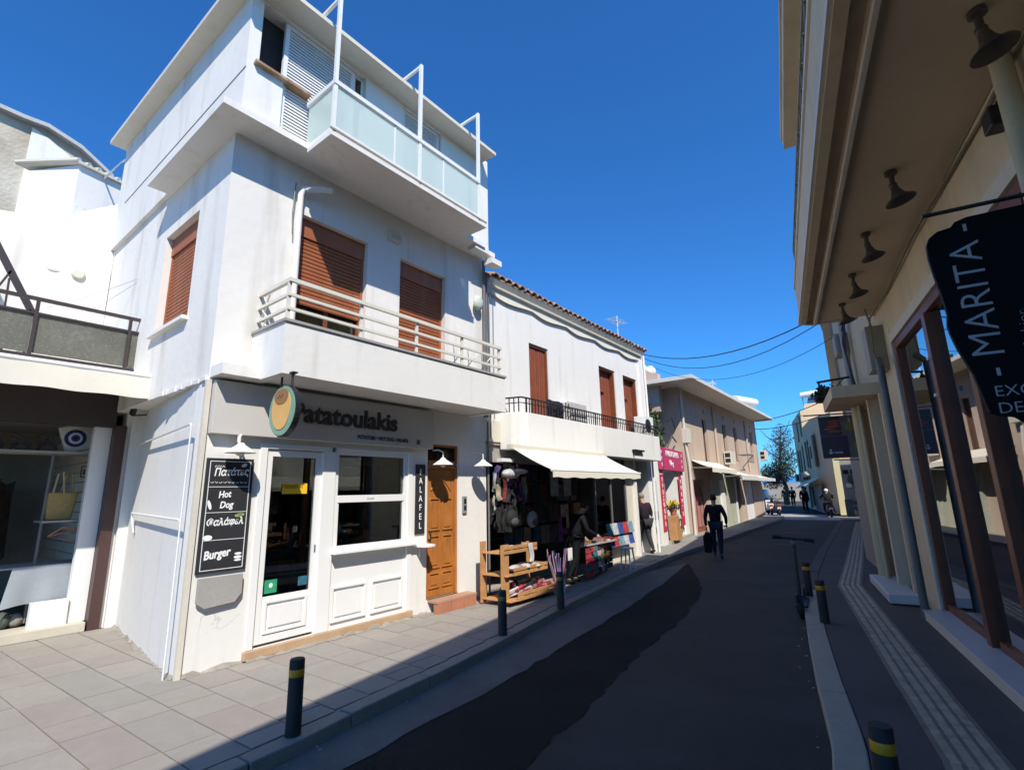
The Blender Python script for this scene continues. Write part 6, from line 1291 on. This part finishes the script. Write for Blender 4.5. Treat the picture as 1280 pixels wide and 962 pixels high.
# ------------------------------------------------------------------ people
def skinmesh(verts, edges, root, sub=1):
    names = list(verts); me = bpy.data.meshes.new('s'); me.from_pydata([verts[n][0] for n in names], [(names.index(a), names.index(b)) for a, b in edges], [])
    o = bpy.data.objects.new('s', me); C.objects.link(o); o.modifiers.new('k', 'SKIN')
    for i, n in enumerate(names):
        r_ = verts[n][1]; me.skin_vertices[0].data[i].radius = r_ if isinstance(r_, tuple) else (r_, r_)
        me.skin_vertices[0].data[i].use_root = (n == root)
    m_ = o.modifiers.new('u', 'SUBSURF'); m_.levels = sub; m_.render_levels = sub
    out = bpy.data.meshes.new_from_object(o.evaluated_get(bpy.context.evaluated_depsgraph_get())); bpy.data.objects.remove(o); bpy.data.meshes.remove(me)
    for p in out.polygons: p.use_smooth = True
    return out
def pchild(name, me, mat, par):
    me.name = name; me.materials.clear(); me.materials.append(mat); o = bpy.data.objects.new(name, me); C.objects.link(o); o.parent = par; WM[o.name] = WM[par.name]; return o
SKIN = M('skin', (.42, .24, .16), .6, .1, 10, .05)
def person(label, loc, yaw, Ht, J, top, bottom, hair, shoe, cat='person', skirt=False, helmet=None, group=None, cap=None):
    t = thing(cat, label, cat, loc, yaw, group)
    d = dict(pel=(0, 0, .53), wst=(0, 0, .61), chs=(0, .005, .74), nek=(0, 0, .845), hed=(0, .015, .90), hdt=(0, .01, .965),
             sL=(-.105, 0, .80), sR=(.105, 0, .80), eL=(-.14, -.01, .635), eR=(.14, -.01, .635), wL=(-.145, .03, .50), wR=(.145, .03, .50),
             hL=(-.055, 0, .51), hR=(.055, 0, .51), kL=(-.055, .02, .285), kR=(.055, .02, .285), aL=(-.055, -.01, .05), aR=(.055, -.01, .05), tL=(-.06, .09, .015), tR=(.06, .09, .015))
    d.update(J); P = {k: tuple(c*Ht for c in v) for k, v in d.items()}; h = Ht
    r = dict(pel=(.075, .06), wst=(.068, .05), chs=(.078, .055), nek=.03, hed=(.046, .056), hdt=(.038, .045), sL=.034, sR=.034, eL=.024, eR=.024, wL=.017, wR=.017, hL=.05, hR=.05, kL=.034, kR=.034, aL=.021, aR=.021, tL=.018, tR=.018)
    V = {k: (P[k], tuple(q*h for q in r[k]) if isinstance(r[k], tuple) else r[k]*h) for k in d}
    E_ = [('pel', 'wst'), ('wst', 'chs'), ('chs', 'nek'), ('nek', 'hed'), ('hed', 'hdt'), ('chs', 'sL'), ('chs', 'sR'), ('sL', 'eL'), ('sR', 'eR'), ('eL', 'wL'), ('eR', 'wR'), ('pel', 'hL'), ('pel', 'hR'), ('hL', 'kL'), ('hR', 'kR'), ('kL', 'aL'), ('kR', 'aR'), ('aL', 'tL'), ('aR', 'tR')]
    pchild('body', skinmesh(V, E_, 'pel'), SKIN, t)
    def fat(keys, k_, extra=None):
        v = {k: (V[k][0], tuple(q*k_ for q in V[k][1]) if isinstance(V[k][1], tuple) else V[k][1]*k_) for k in keys}
        if extra: v.update(extra)
        return v
    kt = ['pel', 'wst', 'chs', 'sL', 'sR', 'eL', 'eR', 'wL', 'wR']; pchild('jacket', skinmesh(fat(kt, 1.36), [e for e in E_ if e[0] in kt and e[1] in kt], 'chs'), top, t)
    kb = ['pel', 'hL', 'hR', 'kL', 'kR', 'aL', 'aR']; pchild('trousers', skinmesh(fat(kb, 1.36), [e for e in E_ if e[0] in kb and e[1] in kb], 'pel'), bottom, t)
    Wt = WM[t.name]
    for s_ in 'LR':
        mb = MB(Wt); a = Vector(P['a'+s_]); b = Vector(P['t'+s_]); mb.tube([a-(b-a)*.25-Vector((0, 0, .02*h)), a.lerp(b, .4)-Vector((0, 0, .01*h)), b], [.024*h, .028*h, .018*h], 8); mb.build('shoe', shoe, t)
        w_ = Vector(P['w'+s_]); e = Vector(P['e'+s_]); dr_ = (w_-e).normalized(); sd = dr_.cross(Vector((0, 1, 0))).normalized(); mb = MB(Wt); mb.ball(w_+dr_*.03*h, (.016*h, .02*h, .026*h), 8, 6)
        for f_ in range(4):
            q0 = w_+dr_*.045*h+Vector((0, (f_-1.5)*.010*h, 0)); mb.tube([q0, q0+dr_*.025*h, q0+dr_*(.04-.004*abs(f_-1.2))*h+sd*.006*h], [.006*h, .005*h, .004*h], 5)
        q0 = w_+dr_*.02*h+Vector((0, .018*h, 0)); mb.tube([q0, q0+dr_*.02*h+Vector((0, .01*h, 0))], [.006*h, .004*h], 5); mb.build('hand', SKIN, t)
    hd = Vector(P['hed']); tp = Vector(P['hdt']); c_ = hd.lerp(tp, .45); f = Vector((0, 1, 0))
    mb = MB(Wt); mb.tube([c_+Vector((0, .05*h, .012*h)), c_+Vector((0, .064*h, -.006*h))], [.006*h, .010*h], 6); mb.build('nose', SKIN, t)
    for sx in (-1, 1):
        mb = MB(Wt); mb.ball(c_+Vector((sx*.047*h, -.0, 0)), (.008*h, .012*h, .018*h), 8, 6); mb.build('ear', SKIN, t)
        mb = MB(Wt); mb.ball(c_+Vector((sx*.018*h, .05*h, .012*h)), .005*h, 6, 5); mb.build('eye', BLACKM, t)
    if helmet: mb = MB(Wt); mb.ball(c_+Vector((0, -.005*h, .015*h)), (.068*h, .08*h, .068*h), 14, 9); mb.build('helmet', helmet, t)
    else:
        mb = MB(Wt); mb.ball(c_+Vector((0, -.014*h, .020*h)), (.052*h, .060*h, .056*h), 14, 9)
        mb.build('hair', hair, t)
    return t, P, Wt
NAVY = colm('cloth_navy', (.012, .012, .022), .85, .3); JEAN = colm('cloth_jeans', (.02, .03, .06), .85, .3); BLK = colm('cloth_black', (.010, .010, .012), .7, .3); GRYT = colm('cloth_grey_trousers', (.045, .045, .045), .9, .3)
PLUM = colm('cloth_plum', (.03, .018, .028), .85, .3); HBR = colm('hair_brown', (.06, .03, .02), .8, .4); HGR = colm('hair_grey', (.30, .28, .26), .9, .3); SHB = colm('shoe_black', (.015, .013, .012), .5, .2)
# man walking away with a black bag
_, P_, Wt = person('person in a dark navy top and jeans walking up the road with a black bag', (-4.14, 13.9, -.1), R(12), 1.60, dict(kL=(-.06, .06, .29), aL=(-.06, .09, .06), tL=(-.065, .18, .03), kR=(.05, -.0, .285), aR=(.045, -.07, .06), tR=(.05, .01, .012), eL=(-.15, -.02, .64), wL=(-.15, .0, .49), eR=(.165, -.02, .64), wR=(.16, .05, .52)), NAVY, JEAN, HBR, SHB)
bg_ = thing('black_bag', 'long black bag carried low by the walking person', 'bag', tuple(Wt @ Vector((-.25, .0, .1)))); 
mb = MB(Wt); mb.prism([(-.34, .02, .12), (-.16, .02, .12), (-.13, .02, .55), (-.19, .02, .64), (-.27, .02, .64), (-.35, .02, .52)], (0, .10, 0)); mb.build('bag_body', BLK, bg_, bevel=.02)
mb = MB(Wt); mb.tube([(-.28, .06, .62), (-.24, .05, .74), (-.2, .06, .62)], .01, 5); mb.build('handle', BLK, bg_)
# elderly man at the cabinet, side view, head bent
person('grey-haired person in a dark jacket stepping past the white cabinet, head bent', (-5.80, 13.25, 0), R(62), 1.58, dict(hed=(0, .06, .90), hdt=(0, .075, .965), nek=(0, .025, .84), chs=(0, .015, .74), kL=(-.05, .10, .29), aL=(-.05, .13, .05), tL=(-.05, .22, .02), kR=(.05, -.01, .28), aR=(.05, -.11, .06), tR=(.05, -.03, .012), wL=(-.12, .08, .52), wR=(.13, .05, .50)), PLUM, GRYT, HGR, SHB)
# woman bending over the rack
person('person in black jacket and trousers leaning over the magnet rack under the awning', (-5.12, 8.42, 0), R(-35), 1.50, dict(hed=(.0, .16, .88), hdt=(0, .19, .945), nek=(0, .10, .83), chs=(0, .07, .73), wst=(0, .02, .61), sL=(-.1, .08, .79), sR=(.1, .08, .79), eL=(-.13, .06, .62), wL=(-.10, .17, .53), eR=(.13, .12, .63), wR=(.10, .26, .56), kL=(-.06, .05, .285), aL=(-.07, .0, .05), tL=(-.08, .09, .015), kR=(.06, -.02, .28), aR=(.05, -.13, .06), tR=(.05, -.04, .012)), BLK, BLK, HBR, SHB)
# rider on a moped
def moped(loc, yaw, label, body, s_=1.0, group=None):
    t = thing('moped', label, 'moped', loc, yaw, group); W_ = WM[t.name]
    for y in (-.62, .62):
        mb = MB(W_); mb.lathe([(.14, -.05), (.25, -.055), (.27, 0), (.25, .055), (.14, .05)], (0, y, .27), 16, Matrix.Rotation(R(90), 4, 'Y')); w_ = mb.build('wheel', RUBBER, t)
        mb = MB(W_); mb.lathe([(.0001, -.03), (.14, -.03), (.14, .03), (.0001, .03)], (0, y, .27), 10, Matrix.Rotation(R(90), 4, 'Y')); mb.build('hub', GREYPIPE, w_)
    mb = MB(W_); mb.prism([(-.15, -.8, .55), (-.15, -.7, .40), (-.15, -.1, .30), (-.15, .25, .28), (-.15, .42, .45), (-.15, .52, .92), (-.15, .42, .92), (-.15, .28, .42), (-.15, .0, .42), (-.15, -.05, .68), (-.15, -.75, .74)], (.3, 0, 0)); mb.build('body', body, t, bevel=.04)
    mb = MB(W_); mb.box(-.14, .14, -.75, .0, .745, .82); mb.build('seat', BLK, t, bevel=.03)
    mb = MB(W_); mb.tube([(-.32, .42, 1.0), (0, .47, .98), (.32, .42, 1.0)], .02, 6); mb.build('handlebar', BLACKM, t)
    for sx in (-1, 1):
        mb = MB(W_); mb.tube([(sx*.28, .43, 1.0), (sx*.34, .45, 1.15)], .01, 5); mb.ball((sx*.35, .45, 1.18), (.06, .02, .04), 8, 5); mb.build('mirror', BLACKM, t)
    mb = MB(W_); mb.box(-.09, .09, -.82, -.79, .56, .66); mb.build('tail_light', colm('tail_red', (.5, .03, .02), .3, .1), t)
    mb = MB(W_); mb.box(-.09, .09, -.81, -.79, .40, .52); mb.build('number_plate', WPAINT, t)
    mb = MB(W_); mb.ball((0, .53, .85), (.08, .04, .07), 8, 6); mb.build('headlight', WPAINT, t)
    return t
moped((-3.9, 34.9, -.09), R(14), 'dark moped under the rider at the crossing', colm('moped_dark', (.06, .02, .02), .4, .2), 1)
person('person in black with a pale helmet riding a moped across the junction', (-3.9, 34.8, -.07), R(14), 1.62, dict(pel=(0, -.12, .50), hL=(-.055, -.1, .49), hR=(.055, -.1, .49), wst=(0, -.1, .58), kL=(-.10, .16, .42), kR=(.13, .1, .40), aL=(-.10, .14, .17), aR=(.22, .05, .1), tL=(-.10, .22, .16), tR=(.24, .12, .06), chs=(0, -.05, .70), nek=(0, -.01, .80), hed=(0, .01, .86), hdt=(0, .01, .92), sL=(-.11, -.04, .77), sR=(.11, -.04, .77), eL=(-.19, .07, .65), eR=(.19, .07, .65), wL=(-.19, .22, .63), wR=(.19, .22, .63)), BLK, BLK, HBR, SHB, helmet=WPAINT)
for i, (x, y, yw, c_, lb) in enumerate(((-7.35, 36.4, 20, (.6, .6, .58), 'white parked moped nearest the taupe house corner'), (-6.75, 35.9, 15, (.05, .05, .06), 'black parked moped at the front of the row by the crossing'), (-8.1, 37.6, 25, (.45, .04, .04), 'red parked moped behind the white one'), (-7.9, 39.8, 10, (.2, .22, .25), 'grey parked moped at the back of the row'))):
    moped((x, y, -.09), R(yw), lb, colm('moped%d' % i, c_, .35, .2), 1, 'mopeds parked at the crossing')
for i, (x, y, lb) in enumerate(((-9.6, 55, 'left one of two dark figures far down the street'), (-8.3, 51, 'right one of two dark figures far down the street, nearer the cream building'))):
    person(lb, (x, y, -.1), R(20+150*i), 1.75, {}, BLK, BLK, HBR, SHB, group='people far down the street')
a_ = QF @ Vector((4.9, .55, -.09)); person('person in black standing under the awning of the far cream building', tuple(a_), R(100), 1.7, {}, BLK, BLK, HBR, SHB); a_ = QF @ Vector((4.0, .75, -.09)); person('second person in black at the wall just behind the moped rider', tuple(a_), R(200), 1.75, {}, BLK, BLK, HBR, SHB)
# mannequins in the boutique window
SKINM = M('mannequin_skin', (.45, .38, .32), .4, .05); BLC = colm('cap_blue', (.02, .04, .15), .7, .2)
o_ = FR @ Vector((.60, -2.2, .14)); t, P_, W_ = person('mannequin in blue cap, pale shirt, dark jacket and jeans behind the boutique glass', tuple(o_), RA+R(95), 1.72, dict(wL=(-.16, .06, .5), eL=(-.17, 0, .64)), BLK, colm('jeans_blue', (.12, .30, .42), .85, .3), BLC, WPAINT, cat='mannequin')
mb = MB(W_); mb.ball((0, .13, 1.28), (.10, .05, .17), 12, 8); mb.build('shirt_front', colm('shirt_pale', (.45, .42, .34), .8, .2), t)
mb = MB(W_); mb.ball((0, .13, 1.645), (.07, .07, .012), 12, 5); mb.build('cap_peak', BLC, t)
o_ = FR @ Vector((.72, -.75, .2)); t, P_, W_ = person('mannequin in a light top standing in the first boutique window', tuple(o_), RA+R(80), 1.66, {}, colm('top_pale', (.45, .43, .4), .85, .2), GRYT, HBR, SHB, cat='mannequin')
for i in range(9):
    s_ = -3.2-i*.12; mb = MB(FR); mb.box(1.5, 1.95, s_, s_+.05, .7, 1.55); tag(mb.build('hanging_garment', random.choice(SM), None, bevel=.01), 'garment on the rail deep inside the boutique', 'garment', 'garments on the boutique rail')
mb = MB(FR); mb.tube([(1.72, -2.9, 1.62), (1.72, -4.5, 1.62)], .015, 6); mb.tube([(1.72, -2.9, 1.62), (1.72, -2.9, .12)], .015, 6); mb.tube([(1.72, -4.5, 1.62), (1.72, -4.5, .12)], .015, 6); tag(mb.build('clothes_rail', GREYPIPE), 'metal clothes rail inside the boutique', 'rail')
